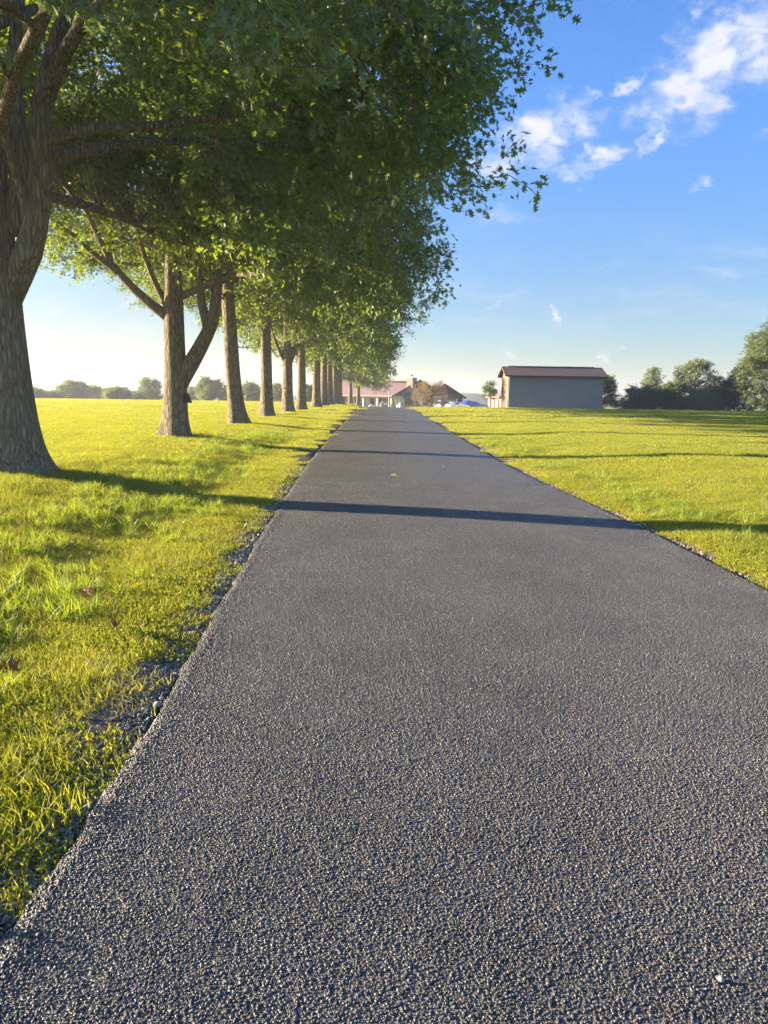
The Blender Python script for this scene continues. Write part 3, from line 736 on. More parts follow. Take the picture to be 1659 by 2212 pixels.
M_dark = plain('dark_trim', (.05, .045, .045), .5)
M_brown = plain('brown_trim', (.16, .085, .06), .55)
M_concrete = plain('concrete', (.42, .40, .36), .85)
m, t = material('window_glass')
p = t.node('ShaderNodeBsdfPrincipled', None, Base_Color=C3(.02, .03, .032), Roughness=.06); p.inputs['Specular IOR Level'].default_value = .8
t.l.new(p.outputs[0], t.out.inputs[0]); M_glass = m
m, t = material('field_stone')
co = t.node('ShaderNodeTexCoord').outputs['Object']
vo = t.node('ShaderNodeTexVoronoi', None, Vector=co, Scale=3.6); ve = t.node('ShaderNodeTexVoronoi', dict(feature='DISTANCE_TO_EDGE'), Vector=co, Scale=3.6)
sc_ = t.mix(t.m('MULTIPLY', vo.outputs['Color'], 1.0), C3(.34, .26, .18), C3(.52, .42, .31)); edge = t.ss(ve.outputs['Distance'], .0, .07)
p = t.node('ShaderNodeBsdfPrincipled', None, Base_Color=t.mix(edge, C3(.20, .185, .165), sc_), Roughness=.9)
b = t.node('ShaderNodeBump', None, Height=edge, Strength=.9, Distance=.05); t.l.new(b.outputs[0], p.inputs['Normal']); t.l.new(p.outputs[0], t.out.inputs[0]); M_stone = m

# ------------------------------------------------------------------ tall shed
hx, hy, hz = 16.95, 97.0, -.12
W_, D_, H_ = 12.35, 5.1, 4.45
sh = empty('shed', (hx, hy, hz), 'tall windowless grey-sided shed with brown gable roof and tan front end', 'shed')
M_shed = plain('blue_grey_siding', (.25, .236, .215), .55, .08, .7)
M_shedroof = siding('brown_shingles', (.165, .10, .076), .14, .85, .012, 1)
M_tan = plain('tan_trim', (.42, .25, .13), .6)
lap = MB(); pitch = .165; nb = int(H_ / pitch)
for q in range(nb):                       # lapped boards, each leaning out at its foot
    z0_, z1_ = q * pitch, (q + 1) * pitch
    lap.add([(0, -.034, z0_), (W_, -.034, z0_), (W_, -.002, z1_), (0, -.002, z1_), (0, .01, z0_), (W_, .01, z0_), (W_, .01, z1_), (0, .01, z1_)],
            [(0, 1, 2, 3), (0, 4, 5, 1), (3, 2, 6, 7), (0, 3, 7, 4), (1, 5, 6, 2)])
o = lap.build('siding', M_shed, sh); o['kind'] = 'stuff'
w_ = MB().box(0, W_, .012, .14, -.3, H_ - .03).box(W_ - .14, W_, .142, D_ - .142, -.3, H_ - .03).box(0, W_, D_ - .14, D_, -.3, H_ - .03); w_.build('wall', M_shed, sh)
for a, b_ in ((-.03, .10), (W_ - .10, W_ + .03)): MB().box(a, b_, -.06, -.036, -.3, H_).build('corner_board', M_shed, sh)
# sunlit front end: posts, header, gable panel and the tall door opening
MB().box(-.02, .12, -.018, .62, -.3, H_ - .05).build('door_post', M_tan, sh)
MB().box(-.02, .12, D_ - .62, D_, -.3, H_ - .05).build('door_post', M_tan, sh)
MB().box(-.02, .12, .62, D_ - .62, H_ - .42, H_ - .05).build('header', M_tan, sh)
MB().box(.1, .16, .622, D_ - .622, -.3, H_ - .422).build('door', plain('brown_door', (.17, .08, .055), .6), sh)
ov = .46; rz_ = 1.2
for xx_ in (0.0, W_ - .12): MB().hull([(xx_, -.0, H_ - .05), (xx_, D_, H_ - .05), (xx_, D_ / 2, H_ + rz_ - .13)], [(xx_ + .12, 0, H_ - .05), (xx_ + .12, D_, H_ - .05), (xx_ + .12, D_ / 2, H_ + rz_ - .13)]).build('gable_panel', M_tan, sh)
rf = empty('roof', (0, 0, 0), None, None); rf.parent = sh
for sgn in (0, 1):
    y_e = -ov if not sgn else D_ + ov; ze = H_ + .02 - ov * .12
    pz = [(-ov, y_e, ze), (W_ + ov, y_e, ze), (W_ + ov, D_ / 2, H_ + rz_), (-ov, D_ / 2, H_ + rz_)]
    MB().slab(pz, (0, 0, -.09)).build('roof_slope', M_shedroof, rf)
    MB().box(-ov - .02, W_ + ov + .02, y_e - .04 if not sgn else y_e + .003, y_e - .003 if not sgn else y_e + .04, ze - .2, ze + .0).build('eave_board', M_dark, rf)
    for xe in (-ov, W_ + ov):
        x0_, x1_ = (xe - .035, xe - .003) if xe < 0 else (xe + .003, xe + .035)
        MB().hull([(x0_, y_e, ze - .2), (x0_, D_ / 2, H_ + rz_ - .2), (x0_, D_ / 2, H_ + rz_ + .012), (x0_, y_e, ze + .012)], [(x1_, y_e, ze - .2), (x1_, D_ / 2, H_ + rz_ - .2), (x1_, D_ / 2, H_ + rz_ + .012), (x1_, y_e, ze + .012)]).build('rake_board', M_brown if xe < 0 else M_dark, rf)
MB().box(.4, W_ - .6, D_ / 2 - .16, D_ / 2 + .16, H_ + rz_ - .03, H_ + rz_ + .07).build('ridge_cap', M_dark, rf)
MB().tube([(.12, -.30, H_ - .1), (.12, -.09, H_ - .32), (.12, -.09, .1)], .045, 6).build('downpipe', plain('grey_pipe', (.3, .3, .3), .4), sh)

# ------------------------------------------------------------------ house
hb = -1.15
house = empty('ranch_house', (0, 140, hb), 'long low cream house with red metal roof and stone chimney', 'house')
EZ = 2.62      # eave height above the house floor
def wall(name, x0, x1, y0, y1, z0, z1, mat, par=house): return MB().box(x0, x1, y0, y1, z0, z1).build(name, mat, par)
PHI = R(-30)
def wing(p):
    if p[0] > 2.9: return p
    dx = p[0] - 2.9
    return (2.9 + dx - p[1] * math.sin(PHI), dx * math.tan(PHI) + p[1] * math.cos(PHI), p[2])
MB.turn = wing
wall('wall', -13.2, 2.89, 2.6, 2.8, -.4, EZ, M_cream)                    # porch back wall
wall('wall', -13.2, -13.0, 2.81, 12, -.4, EZ, M_cream)
wall('porch_floor', -12.9, 2.85, .2, 2.58, -.4, .08, M_concrete)
MB.turn = None
# lit angled wall, then the pale front of the cross wing
MB().hull([(3.1, 2.40, -.4), (3.25, 2.40, -.4), (4.32, .12, -.4), (4.32, .0, -.4)], [(3.1, 2.40, EZ), (3.25, 2.40, EZ), (4.32, .12, EZ), (4.32, .0, EZ)]).build('angled_wall', M_cream, house)
wall('front_wall', 4.33, 13.1, .0, .2, -.4, EZ - .01, M_pale)
wall('stone_skirt', 5.05, 7.0, -.09, -.004, -.4, .95, M_stone)
MB().box(-10, 14, -13.5, -.9, -.4, .012).build('added_bounce_slab', M_concrete, None, loc=(0, 140, hb))['kind'] = 'structure'  # concrete slab added to bounce sunlight onto the shaded porch walls
# roofs
roof = empty('roof', (0, 0, 0), None, None); roof.parent = house
rz2 = 5.62; ry2 = 6.6
MB.turn = wing
MB().slab([(-13.9, -.35, EZ + .02), (3.3, -.35, EZ + .02), (8.3, ry2, rz2), (-13.9, ry2, rz2)], (0, 0, -.14)).build('roof_slope', M_roof, roof)
MB().slab([(-13.9, ry2 + .01, rz2), (2.9, ry2 + .01, rz2), (2.9, 13.5, EZ), (-13.9, 13.5, EZ)], (0, 0, -.14)).build('roof_slope', M_roof, roof)
MB().box(-13.9, 2.88, -.47, -.36, EZ - .16, EZ + .06).build('gutter', M_fascia, roof)
MB().box(-13.8, 2.9, -.34, 2.58, EZ - .15, EZ - .125).build('porch_ceiling', M_trimw, roof)
MB.turn = None
# cross wing gable (dark) and its roof
gA, gB, gap = 2.75, 13.3, 8.0
MB().hull([(gA + .3, -.02, EZ), (gB, -.02, EZ), (gap, -.02, rz2 - .15)], [(gA + .3, .18, EZ), (gB, .18, EZ), (gap, .18, rz2 - .15)]).build('gable_wall', M_gable, house)
MB().slab([(gap, -.45, rz2 + .02), (gB + .4, -.45, EZ - .2), (gB + .4, 9, EZ - .2), (gap, 9, rz2 + .02)], (0, 0, -.13)).build('roof_slope', M_roof, roof)
MB().slab([(gap, -.45, rz2 + .02), (gA, -.45, EZ - .05), (gA, -.34, EZ - .05), (gap, ry2, rz2 + .02)], (0, 0, -.12)).build('roof_slope', M_roof, roof)
def rake(x0, z0, x1, z1, y, mat=M_dark, par=roof): MB().hull([(x0, y, z0 - .2), (x1, y, z1 - .2), (x1, y, z1 + .05), (x0, y, z0 + .05)], [(x0, y + .06, z0 - .2), (x1, y + .06, z1 - .2), (x1, y + .06, z1 + .05), (x0, y + .06, z0 + .05)]).build('rake_board', mat, par)
rake(gA, EZ - .05, gap, rz2 + .02, -.52); rake(gap + .002, rz2 + .02, gB + .4, EZ - .2, -.52)
# low lean-to roof over the picture window
MB().slab([(4.75, -1.0, EZ - .32), (9.3, -1.0, EZ - .32), (9.3, -.03, EZ + .55), (5.6, -.03, EZ + .55)], (0, 0, -.1)).build('lean_to_roof', plain('dark_roof', (.10, .085, .085), .7), roof)
# garage wing further right
gy = 3.0
MB().hull([(10.0, gy, EZ), (17.0, gy, EZ), (12.9, gy, 4.9)], [(10.0, gy + .2, EZ), (17.0, gy + .2, EZ), (12.9, gy + .2, 4.9)]).build('gable_wall', M_gable, house)
wall('garage_wall', 13.3, 16.4, gy, gy + .2, -.4, EZ - .002, M_gable)
wall('garage_side_wall', 16.2, 16.4, gy + .21, 11, -.4, EZ - .3, M_gable)
MB().slab([(12.9, gy - .5, 5.05), (17.1, gy - .5, 2.45), (17.1, 12, 2.45), (12.9, 12, 5.05)], (0, 0, -.13)).build('roof_slope', M_roof, roof)
MB().slab([(12.9, gy - .5, 5.05), (9.6, gy - .5, 3.2), (9.6, 12, 3.2), (12.9, 12, 5.05)], (0, 0, -.13)).build('roof_slope', M_roof, roof)
rake(12.9, 5.05, 17.1, 2.45, gy - .57); rake(9.6, 3.2, 12.895, 5.05, gy - .57)
MB().tube([(16.9, gy - .3, 2.3), (16.5, gy - .12, 2.0), (16.5, gy - .12, -.3)], .05, 6).build('downpipe', M_trimw, house)
# chimney
ch = empty('chimney', (6.45, .1, 0), None, None, rz=R(-38)); ch.parent = house
MB().box(-.72, .72, -.66, .66, EZ + .75, rz2 + .28).build('stack', M_stone, ch, bevel=.04)
MB().box(-.78, .78, -.72, .72, rz2 + .283, rz2 + .40).build('cap_slab', M_concrete, ch)
MB().lathe([(.16, 0), (.16, .32), (.34, .36), (.05, .58)], 10, (0, 0, rz2 + .40)).build('flue_cap', plain('galvanised', (.5, .5, .5), .35, metal=.8), ch)
# openings
def window(x0, x1, z0, z1, y, cols=1, rows=1, frame=M_trimw, par=house, name='window'):
    wn = empty(name, (0, 0, 0), None, None); wn.parent = par; f = .07
    fr_ = MB().box(x0 - f, x1 + f, y - .07, y - .004, z0 - f, z0).box(x0 - f, x1 + f, y - .07, y - .004, z1, z1 + f).box(x0 - f, x0, y - .07, y - .004, z0 + .001, z1 - .001).box(x1, x1 + f, y - .07, y - .004, z0 + .001, z1 - .001)
    fr_.build('frame', frame, wn)
    cw, rh = (x1 - x0) / cols, (z1 - z0) / rows
    for i in range(cols):
        for j in range(rows):
            MB().box(x0 + i * cw + (.03 if i else 0), x0 + (i + 1) * cw - (.03 if i < cols - 1 else 0), y - .03, y - .005, z0 + j * rh + (.03 if j else 0), z0 + (j + 1) * rh - (.03 if j < rows - 1 else 0)).build('pane', M_glass, wn)
    for i in range(1, cols): MB().box(x0 + i * cw - .03, x0 + i * cw + .03, y - .06, y - .004, z0 + .001, z1 - .001).build('mullion', frame, wn)
    for j in range(1, rows): MB().box(x0 + .001, x1 - .001, y - .058, y - .0045, z0 + j * rh - .03, z0 + j * rh + .03).build('transom', frame, wn)
    return wn
MB.turn = wing
window(-.95, 1.35, .85, 2.2, 2.6, 3, 2)
for a in (-1.45, 1.42): wall('shutter', a, a + .4, 2.5, 2.595, .78, 2.28, M_dark)
MB.turn = None
window(5.25, 6.75, 1.03, 2.35, 0.0, 2, 1, M_dark)
window(8.6, 10.6, 1.0, 2.25, 0.0, 2, 1, M_trimw)
MB.turn = wing
for a in (-5.6, -4.2, -8.0): window(a, a + .55, .9, 2.25, 2.6, 1, 2, M_dark)
def door(x0, x1, y, mat, par=house):
    d = empty('door', (0, 0, 0), None, None); d.parent = par
    MB().box(x0, x1, y - .06, y - .004, .05, 2.12).build('door_leaf', mat, d)
    for a, b_ in ((x0 - .1, x0 - .003), (x1 + .003, x1 + .1)): MB().box(a, b_, y - .08, y - .004, .0, 2.22).build('jamb', M_trimw, d)
    MB().box(x0 + .08, x0 + .13, y - .11, y - .062, 1.0, 1.12).build('handle', M_stone, d)
door(-2.6, -1.75, 2.6, M_dark)
for (px_1, hh_) in ((-2.62, 0), (0.03, 0), (2.66, 0), (-5.3, 0), (-8.0, 0), (-10.7, 0)):
    pp = MB().box(px_1 - .13, px_1 + .13, -.1, .16, -.4, EZ - .16).box(px_1 - .17, px_1 + .17, -.14, .20, -.39, .22).build('porch_post', M_trimw, house)
ln = MB().box(-1.62, -1.46, 2.44, 2.58, 1.55, 1.85).build('wall_lantern', M_dark, house)
MB.turn = None
door(7.25, 8.05, 0.0, M_gable)
wall('porch_pillar', 8.3, 8.5, -.28, -.05, -.4, EZ - .45, M_trimw)

# ------------------------------------------------------------------ garage behind the shed
ga = empty('garage', (20.1, 118.5, -.7), 'cream garage with arched doors, partly behind the grey shed', 'garage')
Lg, Hg = 17.5, 2.3
MB().box(.0, .18, 0, Lg, -.5, Hg).build('door_wall', M_cream, ga)
MB().box(.19, 9, 0, .18, -.5, Hg).build('end_wall', M_pale, ga)
MB().hull([(.02, .01, Hg + .001), (9, .01, Hg + .001), (4.5, .01, Hg + 1.8)], [(.02, .17, Hg + .001), (9, .17, Hg + .001), (4.5, .17, Hg + 1.8)]).build('gable_wall', M_gable, ga)
MB().slab([(-.75, -.5, Hg - .05), (-.75, Lg + .5, Hg - .05), (4.5, Lg + .5, Hg + 2.05), (4.5, -.5, Hg + 2.05)], (0, 0, -.12)).build('roof_slope', M_roof, ga)
MB().slab([(9.7, -.5, Hg - .05), (9.7, Lg + .5, Hg - .05), (4.51, Lg + .5, Hg + 2.05), (4.51, -.5, Hg + 2.05)], (0, 0, -.12)).build('roof_slope', M_roof, ga)
MB().box(-.86, -.755, -.5, Lg + .5, Hg - .2, Hg + .02).build('gutter', M_fascia, ga)
MB().tube([(-.8, Lg + .3, Hg - .15), (-.1, Lg - .1, Hg - .7), (-.1, Lg - .1, -.4)], .06, 6).build('downpipe', M_fascia, ga)
for q in range(4):
    y0_ = .9 + q * 4.1; wd_ = 3.0
    arch = [(y0_, -.4), (y0_ + wd_, -.4)] + [(y0_ + wd_ / 2 + wd_ / 2 * math.cos(a), 1.45 + .6 * math.sin(a)) for a in np.linspace(0, math.pi, 9)]
    dd_ = MB().hull([(-.06, a, b_) for a, b_ in arch], [(-.005, a, b_) for a, b_ in arch]).build('garage_door', plain('door_cream', (.70, .60, .38), .5) if q == 0 else bpy.data.materials['door_cream'], ga)
    rim = [(y0_ - .12, -.4), (y0_ - .12, 1.45)] + [(y0_ + wd_ / 2 - (wd_ / 2 + .12) * math.cos(a), 1.45 + .72 * math.sin(a)) for a in np.linspace(0, math.pi, 9)] + [(y0_ + wd_ + .12, -.4)]
    MB().tube([(-.08, a, b_) for a, b_ in rim], .07, 5).build('door_trim', M_brown, ga)

# ------------------------------------------------------------------ boats, cars, post, boulders
def gz(x, y): return float(G(x, y))
M_tarp = plain('blue_tarp', (.035, .12, .46), .45, .25, 1.5, .5, 2.5)
M_hull = plain('cream_gelcoat', (.62, .55, .40), .3)
bo = empty('covered_boat', (13.4, 135, -.95), 'cream motorboat on a trailer under a blue tarp', 'boat')
st = [(0, .02, .95, 1.10), (.6, .45, .62, 1.08), (1.6, .85, .42, 1.02), (3.2, 1.05, .34, .96), (5.0, 1.1, .32, .90), (6.4, 1.05, .32, .88)]
rows = []
for (x_, b_, kz, gz_) in st: rows.append([(x_, -b_, gz_), (x_, -b_ * .92, lerp(kz, gz_, .45)), (x_, -b_ * .3, kz), (x_, b_ * .3, kz), (x_, b_ * .92, lerp(kz, gz_, .45)), (x_, b_, gz_)])
V = [p_ for rw in rows for p_ in rw]; F = [(i * 6 + j, (i + 1) * 6 + j, (i + 1) * 6 + (j + 1) % 6, i * 6 + (j + 1) % 6) for i in range(len(st) - 1) for j in range(6)] + [tuple(range(5, -1, -1)), tuple(range(30, 36))]
MB().add(V, F).build('hull', M_hull, bo, True)
tp = [(-.12, .10, 1.12, 1.16), (.7, .62, 1.0, 1.28), (1.7, .95, .96, 1.38), (2.4, 1.08, .92, 1.75), (2.9, 1.12, .9, 1.86), (4.0, 1.15, .84, 1.62), (4.7, 1.16, .82, 1.56), (5.4, 1.16, .80, 1.2), (6.6, 1.12, .70, 1.08)]
V = []
for k, (x_, b_, zb, zt) in enumerate(tp):
    sg = .05 * (k % 2)
    V += [(x_, -b_ - .03, zb - sg), (x_, -b_ - .02, lerp(zb, zt, .32)), (x_, -b_ * .55, lerp(zb, zt, .82) - sg), (x_, 0, zt), (x_, b_ * .55, lerp(zb, zt, .82)), (x_, b_ + .02, lerp(zb, zt, .32)), (x_, b_ + .03, zb)]
F = [(i * 7 + j, (i + 1) * 7 + j, (i + 1) * 7 + j + 1, i * 7 + j + 1) for i in range(len(tp) - 1) for j in range(6)] + [tuple(range(6, -1, -1)), tuple(range(56, 63))]
MB().add(V, F).build('tarp', M_tarp, bo)
for x_ in (1.2, 2.5, 3.5, 4.6): MB().tube([(x_, -1.13, .92), (x_ + .12, -1.1, .45)], .02, 4).build('tie_strap', M_dark, bo)
MB().box(-.9, 5.9, -.1, .1, .16, .28).box(1.0, 5.8, -.85, -.75, .17, .29).box(1.0, 5.8, .75, .85, .17, .29).build('trailer_frame', M_dark, bo)
for sy in (-.98, .98):
    wl_ = MB(); wl_.lathe([(.12, -.1), (.30, -.1), (.32, -.06), (.32, .06), (.30, .1), (.12, .1)], 16)
    o = wl_.build('trailer_wheel', M_black, bo); o.rotation_euler = (math.pi / 2, 0, 0); o.location = (4.3, sy, .18)
MB().tube([(6.45, 0, .9), (6.75, 0, .45), (6.95, 0, .0)], [.22, .15, .08], 8).build('outboard_leg', M_black, bo)

M_pblue = plain('pale_blue_paint', (.36, .55, .62), .35)
b2 = empty('open_boat', (11.9, 138.4, -.9), 'pale blue boat with a small windscreen behind the blue tarp', 'boat')
rows = []
for (x_, hw, kz, gz_) in ((-.2, .05, 1.35, 1.5), (.7, .6, .95, 1.45), (2.2, .95, .8, 1.38), (4.6, 1.0, .75, 1.32)): rows.append([(x_, -hw, gz_), (x_, -hw * .9, lerp(kz, gz_, .4)), (x_, 0, kz), (x_, hw * .9, lerp(kz, gz_, .4)), (x_, hw, gz_)])
V = [p_ for rw in rows for p_ in rw]; F = [(i * 5 + j, (i + 1) * 5 + j, (i + 1) * 5 + (j + 1) % 5, i * 5 + (j + 1) % 5) for i in range(3) for j in range(5)] + [tuple(range(4, -1, -1)), tuple(range(15, 20))]
MB().add(V, F).build('hull', M_pblue, b2, True)
MB().hull([(.9, -.6, 1.44), (2.6, -.75, 1.4), (2.6, .75, 1.4), (.9, .6, 1.44)], [(1.2, -.5, 1.72), (2.3, -.6, 1.72), (2.3, .6, 1.72), (1.2, .5, 1.72)]).build('windscreen', M_pblue, b2)
MB().box(2.75, 3.0, -.4, .4, 1.385, 1.98).build('seat_back', M_trimw, b2)
MB().box(.2, 4.2, -.7, -.55, .2, .78).box(.2, 4.2, .55, .7, .2, .78).build('cradle', M_dark, b2)

M_white = plain('white_car_paint', (.78, .79, .82), .25, .03)
M_red = plain('tail_lamp_red', (.5, .03, .02), .25)
M_rim = plain('wheel_rim', (.45, .45, .47), .35, metal=.7)
def car(x, y, rz, label, length, width, height, wagon):
    c = empty('parked_car', (x, y, gz(x, y)), label, 'car', 'cars parked by the house', rz)
    hw, L = width / 2, length
    if wagon: prof = [(0, .42), (.02, .95), (.10, 1.08), (.35, height - .10), (.75, height), (2.4, height - .02), (3.15, 1.12), (L - .25, .98), (L, .72), (L - .02, .38)]
    else: prof = [(0, .45), (.03, .88), (.22, 1.0), (.95, height - .04), (1.5, height), (2.6, height - .06), (3.3, 1.02), (L - .3, .85), (L, .62), (L - .02, .36)]
    def ring(s_, k):
        return [(px__, s_ * hw * (1 if z_ < 1.05 else .82) * k, z_) for px__, z_ in prof]
    A, B = ring(-1, 1), ring(1, 1)
    MB().hull(A, B).build('body', M_white, c, False, .05)
    gp = [(px__, z_) for px__, z_ in prof if z_ > 1.0]
    gx0, gx1 = gp[0][0] + .18, gp[-1][0] - .25
    zt = height - .12
    for s_ in (-1, 1):
        y0__, y1__ = s_ * hw * .93, s_ * hw * .84
        MB().hull([(gx0 + .02, y0__, 1.06), (gx1, y0__, 1.06), (gx1 - .55, y1__, zt), (gx0 + .25, y1__, zt)], [(gx0 + .02, y0__ + s_ * .03, 1.06), (gx1, y0__ + s_ * .03, 1.06), (gx1 - .55, y1__ + s_ * .03, zt), (gx0 + .25, y1__ + s_ * .03, zt)]).build('side_window', M_glass, c)
        for xw in (.85, L - .85):
            wn = MB().lathe([(.20, -.11), (.33, -.11), (.35, -.07), (.35, .07), (.33, .11), (.20, .11)], 18).build('wheel', M_black, c); wn.rotation_euler = (math.pi / 2, 0, 0); wn.location = (xw, s_ * (hw - .09), .35)
            MB().lathe([(.20, -.118), (.10, -.13), (.10, .13), (.20, .118)], 12).build('rim', M_rim, wn)
        MB().box(-.035, .09, s_ * hw - .02 if s_ < 0 else s_ * hw - .30, s_ * hw + .30 if s_ < 0 else s_ * hw + .02, .82, 1.14 if wagon else .98).build('tail_lamp', M_red, c, bevel=.02)
    xg0, xg1 = (.06, .30) if wagon else (.30, .82)
    MB().hull([(xg0 - .02, -hw * .72, 1.1), (xg0 - .02, hw * .72, 1.1), (xg1 - .04, hw * .66, zt), (xg1 - .04, -hw * .66, zt)], [(xg0 + .1, -hw * .72, 1.1), (xg0 + .1, hw * .72, 1.1), (xg1 + .1, hw * .66, zt), (xg1 + .1, -hw * .66, zt)]).build('rear_window', M_glass, c)
    MB().box(-.06, .12, -hw * .9, hw * .9, .40, .62).build('bumper', M_white, c, bevel=.03)
    return c
car(10.6, 131.6, R(38), 'white sport utility car with red tail lamps beside the brown tree', 4.7, 1.85, 1.68, True)
car(12.2, 130.2, R(32), 'lower white car between the utility car and the tarped boat', 4.5, 1.8, 1.42, False)

po = empty('flag_post', (2.05, 128, gz(2.05, 128)), 'tall thin cream post standing before the porch', 'post')
MB().tube([(0, 0, 0), (0, 0, 3.62)], [.085, .07], 10).build('pole', plain('post_cream', (.72, .64, .48), .5), po)
MB().lathe([(.09, 0), (.11, .04), (.06, .10)], 10, (0, 0, 3.62)).build('finial', M_trimw, po)
MB().tube([(-.28, 0, 3.68), (.0, 0, 3.64), (.28, 0, 3.7)], .03, 6).build('crossbar', M_trimw, po)
MB().lathe([(.2, -.1), (.2, .06), (.09, .08)], 10).build('footing', M_concrete, po)

M_rock = [plain('boulder_stone', (.55, .44, .31), .9, .3, 2.0, .8, 4.0), plain('grey_boulder', (.34, .32, .28), .9, .3, 2.0, .8, 4.0)]
ROCKS = [(-.9, 131, .75, .55, 'grey rounded boulder at the left of the porch rocks', 1), (.15, 131.5, .6, .42, 'small tan boulder left of the porch post', 0), (.9, 130.5, .45, .95, 'upright tan boulder under the porch window', 0),
         (1.6, 131, .85, .7, 'broad tan boulder beside the thin cream post', 0), (3.0, 130.2, .5, .4, 'small pale boulder right of the thin cream post', 0), (-.2, 129.8, .5, .35, 'low grey boulder in front of the porch window', 1)]
for k, (x, y, rr_, hh_, lb, mi) in enumerate(ROCKS):
    r = random.Random(500 + k); V = []
    n1_, n2_ = 6, 10
    for i in range(n1_ + 1):
        ph_ = math.pi * i / n1_
        for j in range(n2_): q = r.uniform(.82, 1.12); V.append((rr_ * q * math.sin(ph_) * math.cos(2 * math.pi * j / n2_), rr_ * .8 * q * math.sin(ph_) * math.sin(2 * math.pi * j / n2_), hh_ * q * math.cos(ph_) + hh_ * .55))
    F = [(i * n2_ + j, (i + 1) * n2_ + j, (i + 1) * n2_ + (j + 1) % n2_, i * n2_ + (j + 1) % n2_) for i in range(n1_) for j in range(n2_)]
    tag(MB().add(V, F).build('boulder', M_rock[mi], None, False, .05, (x, y, gz(x, y) + .1)), lb, 'boulder', 'boulders before the porch')

# ------------------------------------------------------------------ other trees and shrubs
def spray_set(name, mat, n=16, L=.6, a=.14, b=.24, tw=M_twig): return proto_set(name, [spray(name, 700 + hash(len(name)) % 50 + k, n, L, a, b, False, mat, tw, width=.26) for k in range(4)])
S_dark = spray_set('dark_spray', M_tree_dark, 20); S_mid = spray_set('green_spray', M_tree_mid, 20); S_pale = spray_set('pale_spray', M_tree_pale, 13); S_brown = spray_set('brown_spray', M_tree_brown, 14, .4, .07, .13)
def bushy(name, x, y, label, cat, pset, h, rx, seed, trunk_h=.8, ry=None, ncl=55, per=12, group=None, r0=.14, shape='round', sscale=1.0, spread=.45, base=None):
    r = random.Random(seed); ry = ry or rx
    root = empty(name, (x, y, (gz(x, y) if base is None else base) - .05), label, cat, group)
    mb = MB(); P = catmull([(0, 0, 0), (.06 * r.uniform(-1, 1), 0, trunk_h), (.15 * r.uniform(-1, 1), .1, h * .55), (.2 * r.uniform(-1, 1), 0, h * .88)], 9)
    mb.tube(P, np.linspace(r0, r0 * .18, 9), 8); pts, rot, scl = [], [], []
    lobes = [(r.uniform(0, 6.28), r.uniform(.35, 1.0), r.uniform(.75, 1.1)) for _ in range(6)]
    for k in range(ncl):
        u = r.random() ** .85; z = lerp(trunk_h, h, u); th = r.uniform(0, 6.283)
        if shape == 'round': e = math.sqrt(max(.03, 1 - (2 * u - .85) ** 2 / 1.35))
        elif shape == 'cone': e = (1 - u) ** .8 + .05
        elif shape == 'umbrella': e = .35 + .65 * math.sqrt(max(0, 1 - (max(u - .28, 0) / .72) ** 2)) if u > .1 else .75
        else: e = .85 * (1 - .55 * u ** 2)
        bump = 1 + .22 * sum(a_ * math.cos(th - t_) ** 7 for t_, a_, _ in lobes) * (.5 + .5 * math.sin(5 * u + lobes[0][0]))
        q = r.random() ** .4 * e * bump
        c = np.array([q * rx * math.cos(th), q * ry * math.sin(th), z + r.gauss(0, .1)])
        bz_ = min(max(z - .25 * np.hypot(c[0], c[1]) - .2, trunk_h * .7), h * .86); i = np.interp(bz_, P[:, 2], np.arange(9)); b0 = P[int(i)]
        mid_ = (b0 + c) / 2 + np.array([0, 0, .12 * np.linalg.norm(c - b0)])
        mb.tube(catmull([b0, mid_, c], 4), np.linspace(r0 * .32, .008, 4), 4, False)
        for _ in range(per):
            pts.append(c + np.array([r.gauss(0, spread * .6), r.gauss(0, spread * .6), r.gauss(0, spread * .5)])); rot.append((r.uniform(-.9, .9), r.uniform(-.7, .5), th + r.gauss(0, 1.0))); scl.append(sscale * r.uniform(.7, 1.25))
    mb.build('trunk', M_bark_far, root, True)
    scatter('crown', pset, pts, rot, scl, root)
    return root
GR = 'trees behind the right-hand lawn'; GL = 'trees beyond the left-hand field'
bushy('lawn_tree', 31.3, 104, 'bright green bushy tree against the right end of the grey shed', 'tree', S_mid, 4.9, 2.0, 801, .5, group=GR, ncl=80)
bushy('hedge_shrub', 34.9, 101, 'low dark shrub right of the bright tree by the shed', 'shrub', S_dark, 2.9, 1.5, 802, .2, group=GR, ncl=46, shape='hedge')
bushy('hedge_shrub', 37.6, 101, 'low dark shrub below the spiky pale tree', 'shrub', S_dark, 3.0, 1.7, 803, .2, group=GR, ncl=46, shape='hedge')
bushy('spiky_tree', 37.9, 103, 'thin pale tree with a pointed top behind the dark shrubs', 'tree', S_pale, 5.9, 1.7, 804, .8, group=GR, ncl=60, per=8, shape='cone')
bushy('hedge_shrub', 40.1, 100.5, 'yellowish green shrub left of the round pale tree', 'shrub', S_mid, 3.7, 1.5, 805, .2, group=GR, ncl=70, shape='hedge')
bushy('pale_tree', 43.6, 102, 'tall round pale grey-green tree with airy crown', 'tree', S_pale, 6.9, 3.0, 806, .8, group=GR, ncl=150, per=9, r0=.2)
bushy('hedge_shrub', 43.0, 99.5, 'brownish low shrub at the foot of the round pale tree', 'shrub', S_pale, 2.4, 2.2, 807, .2, group=GR, ncl=70, shape='hedge')
bushy('dark_tree', 47.0, 101, 'dark green tree between the pale tree and the big tree', 'tree', S_dark, 4.2, 1.5, 808, .3, group=GR, ncl=46, shape='hedge')
bushy('young_tree', 47.9, 99.5, 'slim bright green sapling leaning on the big right-hand tree', 'tree', S_mid, 5.6, 1.0, 809, .6, group=GR, ncl=40, shape='cone')
